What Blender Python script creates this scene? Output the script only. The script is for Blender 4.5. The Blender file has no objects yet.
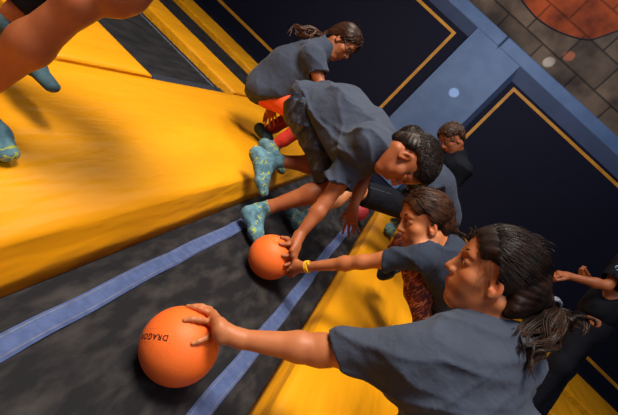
import bpy, math, random
import numpy as np
from mathutils import Vector, Matrix
random.seed(4); RNG = np.random.default_rng(7)
sc = bpy.context.scene
col = sc.collection

# ------------------------------------------------------------------ camera
FPX, CX, CY, H = 400.0, 309.0, 207.5, 0.911
Yc = np.array([115.0, 76.5, -FPX]); Yc /= np.linalg.norm(Yc)
_a = math.radians(43.7)
Xc = np.array([math.cos(_a), -math.sin(_a), 0.0]); Xc -= Yc * Xc.dot(Yc); Xc /= np.linalg.norm(Xc)
Zc = np.cross(Xc, Yc)
M = np.array([Xc, Yc, Zc])
CAM = np.array([0, 0, H])
cd = bpy.data.cameras.new('camera'); cam = bpy.data.objects.new('camera', cd); col.objects.link(cam)
cd.sensor_width = 36; cd.lens = 36 * FPX / 618; cd.clip_start = 0.05
cam.matrix_world = Matrix([[*M[i], CAM[i]] for i in range(3)] + [[0, 0, 0, 1]])
sc.camera = cam

def ray(px, py): return M @ np.array([(px - CX) / FPX, -(py - CY) / FPX, -1.0])
def P(px, py, d): return CAM + ray(px, py) * d           # a point of the place, from its bearing and distance
def Dv(x, y, z=0.0):                                       # a direction
    v = M @ np.array([x, y, z], float); return v / np.linalg.norm(v)
def nrm(v): v = np.asarray(v, float); return v / (np.linalg.norm(v) + 1e-12)

# ------------------------------------------------------------------ world, lights, exposure
sc.view_settings.view_transform = 'Standard'; sc.view_settings.look = 'None'
sc.view_settings.gamma = 1; sc.view_settings.exposure = 0.0
w = bpy.data.worlds.new('world'); sc.world = w; w.use_nodes = True
w.node_tree.nodes['Background'].inputs[0].default_value = (0.15, 0.18, 0.36, 1)
w.node_tree.nodes['Background'].inputs[1].default_value = 0.27

def area(name, loc, target, size, power, color, sizey=None):
    l = bpy.data.lights.new(name, 'AREA'); l.energy = power; l.color = color; l.size = size
    if sizey: l.shape = 'RECTANGLE'; l.size_y = sizey
    o = bpy.data.objects.new(name, l); col.objects.link(o); o.location = loc
    o.rotation_euler = (Vector(target) - Vector(loc)).to_track_quat('-Z', 'Y').to_euler(); return o
def spot(name, loc, target, power, color, angle, blend=0.3, radius=0.03):
    l = bpy.data.lights.new(name, 'SPOT'); l.energy = power; l.color = color
    l.spot_size = math.radians(angle); l.spot_blend = blend; l.shadow_soft_size = radius
    o = bpy.data.objects.new(name, l); col.objects.link(o); o.location = loc
    o.rotation_euler = (Vector(target) - Vector(loc)).to_track_quat('-Z', 'Y').to_euler(); return o
area('hall_light', (-1.1, 0.5, 4.1), (-0.3, 1.6, 0), 1.5, 72, (1.0, 0.90, 0.77)).data.spread = math.radians(88)
area('fill_light_rear', (1.6, -0.8, 3.2), (0.3, 1.4, 0.2), 1.2, 26, (0.95, 0.96, 1.0))  # unseen soft fill lamp added behind the camera to lift the shade
area('hall_light_far', (-1.8, 3.4, 3.6), (-1.2, 3.4, 0), 0.8, 46, (1.0, 0.88, 0.72))
area('wall_wash', (0.3, 3.6, 4.3), (0.3, 6.2, 2.6), 1.2, 60, (0.74, 0.83, 1.0))

# ------------------------------------------------------------------ materials
def newmat(name):
    m = bpy.data.materials.new(name); m.use_nodes = True
    nt = m.node_tree; return m, nt, nt.nodes['Principled BSDF']
def noise_mat(name, c1, c2, rough=0.6, scale=8, bump=0.0, bscale=60, stretch=(1, 1, 1), rot=(0, 0, 0), detail=4, spec=0.5, sheen=0.0, bdist=0.005, coat=0, lo=0.35, hi=0.65):
    m, nt, b = newmat(name); N = nt.nodes; L = nt.links
    tc = N.new('ShaderNodeTexCoord'); mp = N.new('ShaderNodeMapping')
    mp.inputs['Scale'].default_value = stretch; mp.inputs['Rotation'].default_value = rot
    L.new(tc.outputs['Object'], mp.inputs[0])
    n = N.new('ShaderNodeTexNoise'); n.inputs['Scale'].default_value = scale; n.inputs['Detail'].default_value = detail
    L.new(mp.outputs[0], n.inputs[0])
    r = N.new('ShaderNodeValToRGB'); r.color_ramp.elements[0].position = lo; r.color_ramp.elements[1].position = hi
    r.color_ramp.elements[0].color = (*c1, 1); r.color_ramp.elements[1].color = (*c2, 1)
    L.new(n.outputs[0], r.inputs[0]); L.new(r.outputs[0], b.inputs['Base Color'])
    b.inputs['Roughness'].default_value = rough; b.inputs['Specular IOR Level'].default_value = spec
    b.inputs['Sheen Weight'].default_value = sheen; b.inputs['Coat Weight'].default_value = coat
    if bump:
        n2 = N.new('ShaderNodeTexNoise'); n2.inputs['Scale'].default_value = bscale; n2.inputs['Detail'].default_value = 3
        L.new(mp.outputs[0], n2.inputs[0])
        bp = N.new('ShaderNodeBump'); bp.inputs['Strength'].default_value = bump; bp.inputs['Distance'].default_value = bdist
        L.new(n2.outputs[0], bp.inputs['Height']); L.new(bp.outputs[0], b.inputs['Normal'])
    return m
def skin_mat(name, c):
    m, nt, b = newmat(name); N = nt.nodes; L = nt.links
    at = N.new('ShaderNodeAttribute'); at.attribute_name = 'tint'
    tc = N.new('ShaderNodeTexCoord'); n = N.new('ShaderNodeTexNoise'); n.inputs['Scale'].default_value = 14; n.inputs['Detail'].default_value = 5
    L.new(tc.outputs['Object'], n.inputs[0])
    r = N.new('ShaderNodeValToRGB')
    r.color_ramp.elements[0].position = .3; r.color_ramp.elements[1].position = .7
    r.color_ramp.elements[0].color = (c[0]*.86, c[1]*.8, c[2]*.78, 1); r.color_ramp.elements[1].color = (c[0]*1.08, c[1]*1.1, c[2]*1.12, 1)
    L.new(n.outputs[0], r.inputs[0])
    mx = N.new('ShaderNodeMix'); mx.data_type = 'RGBA'; mx.blend_type = 'MULTIPLY'; mx.inputs[0].default_value = 1
    L.new(r.outputs[0], mx.inputs[6]); L.new(at.outputs['Color'], mx.inputs[7])
    L.new(mx.outputs[2], b.inputs['Base Color'])
    b.inputs['Roughness'].default_value = .5; b.inputs['Specular IOR Level'].default_value = .4
    b.inputs['Subsurface Weight'].default_value = .12; b.inputs['Subsurface Radius'].default_value = (.012, .004, .002)
    n2 = N.new('ShaderNodeTexNoise'); n2.inputs['Scale'].default_value = 260
    L.new(tc.outputs['Object'], n2.inputs[0]); bp = N.new('ShaderNodeBump'); bp.inputs['Strength'].default_value = .15; bp.inputs['Distance'].default_value = .001
    L.new(n2.outputs[0], bp.inputs['Height']); L.new(bp.outputs[0], b.inputs['Normal'])
    return m
MT = {}
MT['yellow'] = noise_mat('yellow_vinyl', (.70, .275, .003), (.82, .35, .005), .42, 3, 1.0, 6, (1.0, .22, 1), (0, 0, .55), bdist=.035, spec=.3)
MT['yellow_line'] = noise_mat('yellow_tape', (.62, .24, .008), (.8, .34, .012), .6, 6)
MT['navy'] = noise_mat('navy_mesh', (.006, .006, .017), (.008, .008, .021), .75, 30, spec=.2)
MT['bed'] = noise_mat('bed_fabric', (.009, .009, .012), (.046, .042, .041), .82, 20, .7, 240, (1, .4, 1), (0, 0, .25), 10, .25, bdist=.003, lo=.44, hi=.74)
MT['bedfar'] = noise_mat('bed_fabric_far', (.007, .007, .011), (.022, .021, .023), .85, 14, .3, 150, (1, .3, 1), (0, 0, 0), 8, .25, bdist=.003)
MT['frame'] = noise_mat('dark_underside', (.004, .004, .008), (.008, .008, .012), .8, 8)
MT['webbing'] = noise_mat('blue_webbing', (.050, .082, .21), (.072, .112, .265), .8, 40, .6, 300, bdist=.002)
MT['bluepad'] = noise_mat('blue_vinyl', (.085, .145, .27), (.11, .18, .32), .5, 5, .3, 9, bdist=.01)
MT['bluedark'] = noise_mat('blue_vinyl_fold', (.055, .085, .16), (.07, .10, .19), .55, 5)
MT['shirt'] = noise_mat('shirt_cotton', (.040, .051, .082), (.052, .066, .10), .85, 5, .55, 17, spec=.2, sheen=.06, bdist=.018)
MT['shirt2'] = noise_mat('navy_cotton', (.020, .028, .050), (.028, .038, .064), .85, 5, .55, 19, spec=.2, sheen=.06, bdist=.015)
MT['dark'] = noise_mat('dark_cotton', (.0022, .003, .007), (.005, .0065, .013), .8, 12, .5, 24, spec=.2, bdist=.012)
MT['denim'] = noise_mat('dark_denim', (.003, .005, .014), (.085, .125, .22), .65, 26, .8, 34, (1, 1, .5), detail=9, lo=.54, hi=.76, bdist=.012)
MT['orange_sh'] = noise_mat('orange_cotton', (.75, .07, .01), (.85, .10, .016), .75, 8)
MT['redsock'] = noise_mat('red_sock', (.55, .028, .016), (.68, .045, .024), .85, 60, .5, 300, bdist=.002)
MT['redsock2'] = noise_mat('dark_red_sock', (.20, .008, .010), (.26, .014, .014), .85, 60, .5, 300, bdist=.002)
MT['hair_dark'] = noise_mat('hair_dark', (.006, .004, .0035), (.026, .012, .008), .40, 40, spec=.22)
MT['hair_brown'] = noise_mat('hair_brown', (.018, .008, .005), (.065, .024, .011), .42, 40, spec=.22)
MT['hair_mid'] = noise_mat('hair_mid_brown', (.009, .0055, .004), (.042, .018, .010), .40, 40, spec=.25)
MT['hair_light'] = noise_mat('hair_light', (.035, .014, .008), (.13, .05, .022), .4, 40, spec=.5)
MT['skin'] = skin_mat('skin', (.50, .17, .062)); MT['skin2'] = skin_mat('skin_tan', (.38, .115, .040)); MT['skin3'] = skin_mat('skin_fair', (.60, .24, .10))
MT['eyewhite'] = noise_mat('eye_white', (.6, .55, .5), (.65, .6, .55), .25, 3)
MT['iris'] = noise_mat('iris_brown', (.012, .006, .004), (.02, .01, .006), .15, 3)
MT['band'] = noise_mat('yellow_rubber', (.8, .45, .01), (.88, .5, .02), .45, 4)
MT['ink'] = noise_mat('black_ink', (.06, .01, .005), (.09, .014, .006), .6, 30)
MT['seam'] = noise_mat('seam_dark', (.012, .016, .03), (.016, .02, .035), .8, 5)
MT['print'] = noise_mat('blue_print', (.12, .3, .42), (.2, .42, .55), .6, 30)
MT['glasses'] = noise_mat('glasses_black', (.01, .01, .012), (.015, .012, .014), .3, 5)
MT['steel'] = noise_mat('grey_spring_edge', (.10, .11, .15), (.18, .19, .24), .5, 40)
MT['sockmid'] = noise_mat('teal_sock_plain', (.02, .055, .075), (.05, .11, .14), .85, 30, .4, 250, bdist=.002)
MT['pinkball'] = noise_mat('pink_foam', (.62, .05, .07), (.7, .07, .09), .6, 5)

def ball_mat():
    m = noise_mat('orange_foam', (.93, .15, .020), (.96, .18, .028), .5, 4, .45, 240, spec=.35, bdist=.0015); return m
MT['ball'] = ball_mat()
def sock_mat():
    m, nt, b = newmat('teal_grip_sock'); N = nt.nodes; L = nt.links
    tc = N.new('ShaderNodeTexCoord')
    n = N.new('ShaderNodeTexNoise'); n.inputs['Scale'].default_value = 30; n.inputs['Detail'].default_value = 6
    L.new(tc.outputs['Object'], n.inputs[0])
    r = N.new('ShaderNodeValToRGB'); r.color_ramp.elements[0].color = (.045, .12, .165, 1); r.color_ramp.elements[1].color = (.16, .33, .41, 1)
    r.color_ramp.elements[0].position = .35; r.color_ramp.elements[1].position = .7
    L.new(n.outputs[0], r.inputs[0])
    wv = N.new('ShaderNodeTexWave'); wv.inputs['Scale'].default_value = 13; wv.inputs['Distortion'].default_value = 9; wv.inputs['Detail Scale'].default_value = 3
    L.new(tc.outputs['Object'], wv.inputs[0])
    at = N.new('ShaderNodeAttribute'); at.attribute_name = 'tint'
    sep = N.new('ShaderNodeSeparateColor'); L.new(at.outputs['Color'], sep.inputs[0])
    gt = N.new('ShaderNodeMath'); gt.operation = 'GREATER_THAN'; gt.inputs[1].default_value = .84; L.new(wv.outputs['Color'], gt.inputs[0])
    n3 = N.new('ShaderNodeTexNoise'); n3.inputs['Scale'].default_value = 17; L.new(tc.outputs['Object'], n3.inputs[0])
    g3 = N.new('ShaderNodeMath'); g3.operation = 'GREATER_THAN'; g3.inputs[1].default_value = .53; L.new(n3.outputs[0], g3.inputs[0])
    ml = N.new('ShaderNodeMath'); ml.operation = 'MULTIPLY'; L.new(gt.outputs[0], ml.inputs[0]); L.new(g3.outputs[0], ml.inputs[1])
    mx = N.new('ShaderNodeMix'); mx.data_type = 'RGBA'; L.new(ml.outputs[0], mx.inputs[0]); L.new(r.outputs[0], mx.inputs[6]); mx.inputs[7].default_value = (.38, .46, .05, 1)
    L.new(mx.outputs[2], b.inputs['Base Color']); b.inputs['Roughness'].default_value = .85
    bp = N.new('ShaderNodeBump'); bp.inputs['Strength'].default_value = .4; bp.inputs['Distance'].default_value = .002
    n2 = N.new('ShaderNodeTexNoise'); n2.inputs['Scale'].default_value = 250; L.new(tc.outputs['Object'], n2.inputs[0]); L.new(n2.outputs[0], bp.inputs['Height']); L.new(bp.outputs[0], b.inputs['Normal'])
    return m
MT['sock'] = sock_mat()
MT['sockdark'] = noise_mat('dark_teal_sock', (.012, .03, .045), (.03, .07, .09), .85, 30, .4, 250, bdist=.002)
def legging_mat():
    m, nt, b = newmat('red_patterned_leggings'); N = nt.nodes; L = nt.links
    tc = N.new('ShaderNodeTexCoord'); mp = N.new('ShaderNodeMapping'); mp.inputs['Scale'].default_value = (1, 1, .28)
    L.new(tc.outputs['Object'], mp.inputs[0])
    v = N.new('ShaderNodeTexNoise'); v.inputs['Scale'].default_value = 75; v.inputs['Detail'].default_value = 2; v.inputs['Distortion'].default_value = 1.2; L.new(mp.outputs[0], v.inputs[0])
    r = N.new('ShaderNodeValToRGB'); e = r.color_ramp.elements
    e[0].position = .46; e[0].color = (.07, .010, .008, 1); e[1].position = .66; e[1].color = (.62, .20, .09, 1)
    x = e.new(.56); x.color = (.28, .045, .018, 1)
    L.new(v.outputs[0], r.inputs[0]); L.new(r.outputs[0], b.inputs['Base Color']); b.inputs['Roughness'].default_value = .8
    return m
MT['leggings'] = legging_mat()
def block_mat(name, c1, c2, mortar, mask=False):
    m, nt, b = newmat(name); N = nt.nodes; L = nt.links
    tc = N.new('ShaderNodeTexCoord'); mp = N.new('ShaderNodeMapping'); mp.inputs['Rotation'].default_value = (-math.pi/2, 0, 0)
    mp.vector_type = 'POINT'; L.new(tc.outputs['Object'], mp.inputs[0])
    nd = N.new('ShaderNodeTexNoise'); nd.inputs['Scale'].default_value = 2.5; nd.inputs['Detail'].default_value = 6
    L.new(tc.outputs['Object'], nd.inputs[0])
    br = N.new('ShaderNodeTexBrick'); br.inputs['Scale'].default_value = 1; br.inputs['Brick Width'].default_value = .62; br.inputs['Row Height'].default_value = .40
    br.inputs['Mortar Size'].default_value = .014; br.inputs['Mortar Smooth'].default_value = .4
    br.inputs['Color1'].default_value = (*c1, 1); br.inputs['Color2'].default_value = (*c2, 1); br.inputs['Mortar'].default_value = (*mortar, 1)
    L.new(mp.outputs[0], br.inputs[0])
    r = N.new('ShaderNodeValToRGB'); r.color_ramp.elements[0].color = (.35, .33, .33, 1); r.color_ramp.elements[1].color = (1.25, 1.2, 1.1, 1)
    r.color_ramp.elements[0].position = .36; r.color_ramp.elements[1].position = .62; L.new(nd.outputs[0], r.inputs[0])
    mx = N.new('ShaderNodeMix'); mx.data_type = 'RGBA'; mx.blend_type = 'MULTIPLY'; mx.inputs[0].default_value = 1
    L.new(br.outputs[0], mx.inputs[6]); L.new(r.outputs[0], mx.inputs[7]); L.new(mx.outputs[2], b.inputs['Base Color'])
    b.inputs['Roughness'].default_value = .9
    bp = N.new('ShaderNodeBump'); bp.inputs['Strength'].default_value = .7; bp.inputs['Distance'].default_value = .02; bp.invert = True
    L.new(br.outputs['Fac'], bp.inputs['Height']); L.new(bp.outputs[0], b.inputs['Normal'])
    return m
MT['block'] = block_mat('stone_block', (.20, .135, .088), (.12, .083, .057), (.06, .043, .032))
MT['mural'] = block_mat('orange_paint_on_block', (.46, .075, .012), (.36, .058, .010), (.24, .04, .008))
MT['concrete'] = noise_mat('dark_concrete', (.02, .02, .024), (.035, .035, .04), .9, 4)

# ------------------------------------------------------------------ object helpers
def link(o, parent=None):
    col.objects.link(o)
    if parent is not None: o.parent = parent
    return o
def meshobj(name, verts, faces, mat, parent=None, smooth=True, attr=None):
    me = bpy.data.meshes.new(name); me.from_pydata([tuple(map(float, v)) for v in verts] if not isinstance(verts, np.ndarray) else verts.tolist(), [], faces if isinstance(faces, list) else faces.tolist())
    me.update()
    if smooth: me.polygons.foreach_set('use_smooth', [True] * len(me.polygons))
    if attr is not None:
        a = me.color_attributes.new('tint', 'FLOAT_COLOR', 'POINT')
        c = np.ones((len(me.vertices), 4), np.float32); c[:, :3] = attr; a.data.foreach_set('color', c.ravel())
    me.materials.append(mat); return link(bpy.data.objects.new(name, me), parent)
def tag(o, label, cat, group=None):
    o['label'] = label; o['category'] = cat
    if group: o['group'] = group
    return o
def structure(o): o['kind'] = 'structure'; return o
def empty(name, loc, label, cat, group=None):
    o = bpy.data.objects.new(name, None); o.location = loc; o.empty_display_size = .1; col.objects.link(o); tag(o, label, cat, group); return o
def reparent(o, root):                                     # keeps the part where it stands
    o.parent = root; o.matrix_parent_inverse = Matrix.Translation(-Vector(root.location)); return o
def grid_mesh(f, nu, nv):                                  # f(u,v) -> xyz arrays
    u, v = np.meshgrid(np.linspace(0, 1, nu), np.linspace(0, 1, nv), indexing='ij')
    p = f(u, v); V = np.stack(p, -1).reshape(-1, 3)
    idx = np.arange(nu * nv).reshape(nu, nv)
    F = np.stack([idx[:-1, :-1], idx[1:, :-1], idx[1:, 1:], idx[:-1, 1:]], -1).reshape(-1, 4)
    return V, F
def snoise(x, y, z=0, s=1.0, seed=0):
    r = np.random.default_rng(seed); out = 0; amp = 1
    for o in range(4):
        for k in range(3):
            d = r.normal(size=3); d /= np.linalg.norm(d); ph = r.uniform(0, 6.28)
            out = out + amp * np.sin((x * d[0] + y * d[1] + z * d[2]) * s * (2 ** o) + ph + 1.3 * np.sin((x * d[1] - y * d[2] + z * d[0]) * s * (2 ** o) * .7 + ph * 2))
        amp *= .5
    return out / 5

# closed box with bevel and fine surface, then displaced: used for every pad
def pad(name, x0, x1, y0, y1, z0, z1, mat, slopes=(0, 0, 0, 0), res=.03, wr=.006, seed=0, parent=None, warp=None):
    """slopes: how far the top is pulled in at x0, x1, y0, y1"""
    nx = max(6, int((x1 - x0) / res)); ny = max(6, int((y1 - y0) / res)); 
    def edge(t, n):                                        # extra points along rim so it stays crisp
        return t
    xs = np.linspace(0, 1, nx); ys = np.linspace(0, 1, ny)
    prof = [(0.0, 0.0), (0.0, 1.0)]
    V = []; F = []
    # rings: top grid
    U, W = np.meshgrid(xs, ys, indexing='ij')
    tx = (x0 + slopes[0]) + (x1 - slopes[1] - x0 - slopes[0]) * U; ty = (y0 + slopes[2]) + (y1 - slopes[3] - y0 - slopes[2]) * W
    rad = .012
    ex = np.minimum(tx - (x0 + slopes[0]), (x1 - slopes[1]) - tx); ey = np.minimum(ty - (y0 + slopes[2]), (y1 - slopes[3]) - ty)
    e = np.minimum(ex, ey); 
    ang = tx * 0
    wz = snoise(tx * 1.0, ty * .45, 0, 7, seed) * wr + np.abs(snoise(tx, ty * .3, 0, 16, seed + 5)) * wr * .6
    tz = z1 + wz * np.clip(e / .06, 0, 1) - np.where(e < .001, rad * .5, 0)
    if warp: tx, ty, tz = warp(tx, ty, tz)
    top = np.stack([tx, ty, tz], -1).reshape(-1, 3); V = top
    idx = np.arange(nx * ny).reshape(nx, ny)
    F = np.stack([idx[:-1, :-1], idx[1:, :-1], idx[1:, 1:], idx[:-1, 1:]], -1).reshape(-1, 4).tolist()
    ring = list(idx[:, 0]) + list(idx[-1, 1:]) + list(idx[-2::-1, -1]) + list(idx[0, -2:0:-1])
    bx = x0 + (x1 - x0) * U; by = y0 + (y1 - y0) * W
    b3 = np.stack([bx, by, bx * 0 + z0], -1)
    if warp: q = warp(bx, by, bx * 0 + z0); b3 = np.stack(q, -1)
    b3 = b3.reshape(-1, 3)
    prev = ring; n = len(V)
    Vl = [top]
    for t in (.08, .36, .68, 1.0):
        tp = top[ring]; bp = b3[ring]; r = tp * (1 - t) + bp * t
        out = snoise(r[:, 0], r[:, 1], r[:, 2], 14, seed + 9)[:, None] * .004 * math.sin(math.pi * min(t, .99))
        ctr = np.array([(x0 + x1) / 2, (y0 + y1) / 2, 0]); dirv = np.sign(r - ctr) * np.array([1, 1, 0]);
        r = r + dirv * out * .5
        Vl.append(r); cur = list(range(n, n + len(ring)))
        for i in range(len(ring)):
            j = (i + 1) % len(ring); F.append([prev[i], cur[i], cur[j], prev[j]])
        prev = cur; n += len(ring)
    F.append(prev[::-1])
    V = np.concatenate(Vl)
    F = [f[::-1] for f in F]
    F = [f[::-1] for f in F]
    o = meshobj(name, V, F, mat, None)
    o.data.polygons[len(o.data.polygons) - 1].use_smooth = False
    if parent: reparent(o, parent)
    return o

def box(name, c, s, mat, parent=None, R=None, bev=0.0):
    v = np.array([[x, y, z] for x in (-.5, .5) for y in (-.5, .5) for z in (-.5, .5)]) * np.array(s)
    if R is not None: v = v @ np.array(R).T
    v = v + np.array(c)
    f = [[0, 1, 3, 2], [4, 6, 7, 5], [0, 4, 5, 1], [2, 3, 7, 6], [0, 2, 6, 4], [1, 5, 7, 3]]
    o = meshobj(name, v, f, mat, None, smooth=False)
    if bev:
        md = o.modifiers.new('bevel', 'BEVEL'); md.width = bev; md.segments = 3
    if parent: reparent(o, parent)
    return o

# ------------------------------------------------------------------ the setting
floor = structure(box('floor', (0, 3, -.45), (14, 12, .1), MT['concrete']))
structure(box('wall_back', (0, 7.3, 2.6), (14, .2, 6.2), MT['block']))
PADZ = .12
# centre lane bed (recessed between the two yellow pads)
def lane_bed():
    root = empty('trampoline_bed', (-.1, 2.4, -.02), 'long black lane trampoline bed with blue webbing lines, between the two yellow pads', 'trampoline', 'floor trampoline beds')
    V, F = grid_mesh(lambda u, v: (-.52 + .84 * u, -.6 + 5.8 * v, .0 + snoise(u * .8, v * 5, 0, 6, 3) * .002), 24, 160)
    reparent(meshobj('bed_mat', V, F, MT['bed']), root)
    reparent(box('underframe', (-.1, 2.3, -.06), (.84, 5.8, .09), MT['frame']), root)
    for x0, x1, ph in ((-.342, -.284, 0), (.086, .142, 2)):
        def f(u, v, x0=x0, x1=x1, ph=ph):
            y = -.6 + 5.8 * v; off = .0035 * np.sin(y * 4 + ph) + .0015 * np.sin(y * 17 + ph)
            e = 1 - np.abs(u - .5) * 2
            return (x0 + (x1 - x0) * u + off, y, .004 + .004 * np.clip(e * 6, 0, 1) + .0015 * np.sin(y * 30 + ph))
        V, F = grid_mesh(f, 9, 260); s = meshobj('webbing_strip', V, F, MT['webbing']); reparent(s, root)
        for xo in (.16, .84):
            def g(u, v, xo=xo, x0=x0, x1=x1, ph=ph):
                y = -.6 + 5.8 * v; off = .0035 * np.sin(y * 4 + ph) + .0015 * np.sin(y * 17 + ph)
                return (x0 + (x1 - x0) * xo + off + (u - .5) * .0022, y, .0088 + .0015 * np.sin(y * 30 + ph) + 0 * u)
            V, F = grid_mesh(g, 2, 260); t = meshobj('stitching', V, F, MT['steel']); t.parent = s
lane_bed()
tag(pad('foam_pad', -1.30, -.42, -.6, 5.1, .002, PADZ, MT['yellow'], (.02, .07, 0, 0), wr=.007, seed=2), 'broad yellow vinyl pad along the left side of the black lane', 'pad', 'yellow foam pads')
tag(pad('foam_pad', .22, 1.12, -.6, 5.1, .002, .105, MT['yellow'], (.03, .02, 0, 0), wr=.016, seed=11), 'broad yellow vinyl pad on the right side of the lane, under the kneeling girls', 'pad', 'yellow foam pads')
# cross pads and beds left of the long pad
def side(xa, xb, sgn):
    data = [(1.39, 2.09, 'nearest'), (3.05, 3.6, 'middle'), (4.28, 5.0, 'farthest')] if sgn < 0 else [None, (2.9, 3.72, ''), (3.9, 5.15, '')]
    for i, dt in enumerate(data):
        if sgn > 0 and i == 0: continue
        y0, y1, w_ = dt
        if sgn < 0: lab = {0: 'short yellow cross pad nearest the camera, behind the bare leg', 1: 'second yellow cross pad beyond the grey-edged black bed on the left', 2: 'far yellow cross pad at the foot of the left wall trampoline'}[i]
        else: lab = {1: 'dim orange-yellow cross pad at the lower right corner, nearer one', 2: 'dim orange-yellow cross pad at the foot of the right wall trampoline'}[i]
        tag(pad('foam_pad', xa, xb, y0, y1, .0, PADZ - (.0), MT['yellow'], (0, 0, .03, .05), wr=.006, seed=20 + i), lab, 'pad', 'yellow foam pads')
    beds = [(-.5, 1.36), (2.12, 3.0), (3.63, 4.25)] if sgn < 0 else [None, (1.9, 2.87), (3.74, 3.88)]
    for i, bd in enumerate(beds):
        if sgn > 0 and i == 0: continue
        y0, y1 = bd
        if sgn < 0: lab = ['black trampoline bed at the far left edge behind the bare leg', 'black trampoline bed with a grey edge, left of the broad yellow pad', 'narrow black trampoline bed between the two far yellow cross pads on the left'][i]
        else: lab = ['', 'black trampoline bed right of the kneeling girls, mostly hidden', 'narrow black trampoline bed between the dim cross pads at lower right'][i]
        r = empty('trampoline_bed', ((xa + xb) / 2, (y0 + y1) / 2, .0), lab, 'trampoline', 'floor trampoline beds')
        V, F = grid_mesh(lambda u, v: (xa + (xb - xa) * u, y0 + (y1 - y0) * v, .07 + snoise(u * 2, v, 0, 5, i) * .002 + 0 * u), 30, 20)
        reparent(meshobj('bed_mat', V, F, MT['bedfar']), r)
        reparent(box('underframe', ((xa + xb) / 2, (y0 + y1) / 2, .025), (xb - xa, y1 - y0, .07), MT['frame']), r)
        if i == 1: reparent(box('edge_strip', ((xa + xb) / 2, y1 - .09, .074), (xb - xa, .016, .008), MT['steel']), r)
        if i == 1 and sgn < 0: reparent(box('webbing_strip', (xb - .05, (y0 + y1) / 2, .075), (.07, y1 - y0, .006), MT['seam']), r)
side(-4.6, -1.31, -1); side(1.13, 4.9, 1)

# leaning wall of trampolines
YB, ZB, PH = 5.8, .10, math.radians(15)
WE = np.array([0, math.sin(PH), math.cos(PH)]); WN = np.array([0, -math.cos(PH), math.sin(PH)])
def WP(x, s, n=0.0): return np.array([x, YB, ZB]) + WE * s + WN * n
RW = np.stack([np.array([1, 0, 0]), WE, WN], 1)
def wbox(name, x0, x1, s0, s1, n0, n1, mat, parent=None, bev=0):
    return box(name, WP((x0 + x1) / 2, (s0 + s1) / 2, (n0 + n1) / 2), (x1 - x0, s1 - s0, n1 - n0), mat, parent, RW, bev)
def wall_tramp(x0, x1, lx0, lx1, s1, ls1, label):
    r = empty('wall_trampoline', WP((x0 + x1) / 2, 0), label, 'trampoline', 'leaning wall trampolines')
    wbox('bed_mat', x0, x1, -.05, s1, -.03, 0.0, MT['navy'], r)
    t = .045
    # painted border: one mesh of four bars
    V = []; F = []
    for (a, b, c, d) in ((lx0, lx1, ls1 - t, ls1), (lx0, lx1, .13, .13 + t), (lx0, lx0 + t, .13 + t, ls1 - t), (lx1 - t, lx1, .13 + t, ls1 - t)):
        k = len(V)
        for n in (0.0015, .006):
            for (x, s) in ((a, c), (b, c), (b, d), (a, d)): V.append(WP(x, s, n))
        F += [[k, k + 3, k + 2, k + 1], [k + 4, k + 5, k + 6, k + 7]] + [[k + i, k + (i + 1) % 4, k + 4 + (i + 1) % 4, k + 4 + i] for i in range(4)]
    reparent(meshobj('border_line', V, F, MT['yellow_line'], smooth=False), r)
wall_tramp(-5.2, -.485, -4.95, -.655, 2.21, 2.13, 'dark wall trampoline with a yellow border at the top left, behind the ponytailed girl')
wall_tramp(.305, 5.6, .45, 5.3, 2.17, 2.12, 'dark wall trampoline with a yellow border on the right, right of the blue column')
wbox('padded_column', -.485, .305, -.05, 2.34, -.06, .088, MT['bluepad'], None, .006)
tag(bpy.data.objects['padded_column'], 'light blue padded column between the two dark wall trampolines', 'padding')
for x0, x1, lab in ((-5.2, -.1, 'blue padded beam above the left wall trampoline, up to the dark seam'), (-.09, 5.6, 'blue padded beam above the right wall trampoline, from the dark seam on')):
    r = empty('padded_beam', WP((x0 + x1) / 2, 2.35), lab, 'padding', 'blue padded beams')
    wbox('beam_cushion', x0, x1, 2.33, 2.53, -.06, .09, MT['bluepad'], r, .02)
    e0, e1 = (x0, -.485) if x1 < 0 else (.305, x1)
    V = [WP(e0, 2.20 if x1 < 0 else 2.16, .005), WP(e1, 2.20 if x1 < 0 else 2.16, .005), WP(e1, 2.335, .085), WP(e0, 2.335, .085), WP(e0, 2.335, -.02), WP(e1, 2.335, -.02)]
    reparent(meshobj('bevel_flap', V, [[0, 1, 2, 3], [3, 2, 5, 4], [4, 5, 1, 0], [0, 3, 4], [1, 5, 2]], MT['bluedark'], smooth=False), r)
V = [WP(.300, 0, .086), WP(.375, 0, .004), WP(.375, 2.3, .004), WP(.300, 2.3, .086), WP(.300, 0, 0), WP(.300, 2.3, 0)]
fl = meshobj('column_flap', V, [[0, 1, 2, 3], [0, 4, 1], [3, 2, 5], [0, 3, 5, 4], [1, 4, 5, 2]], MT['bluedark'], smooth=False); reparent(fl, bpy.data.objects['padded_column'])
tag(wbox('seam_strap', -.1, -.09, 2.30, 2.535, .0, .094, MT['seam']), 'short dark seam strap across the blue padded beam', 'strap')
structure(box('trim_1', (0, 5.5, .03), (10.4, .9, .06), MT['navy']))
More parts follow.
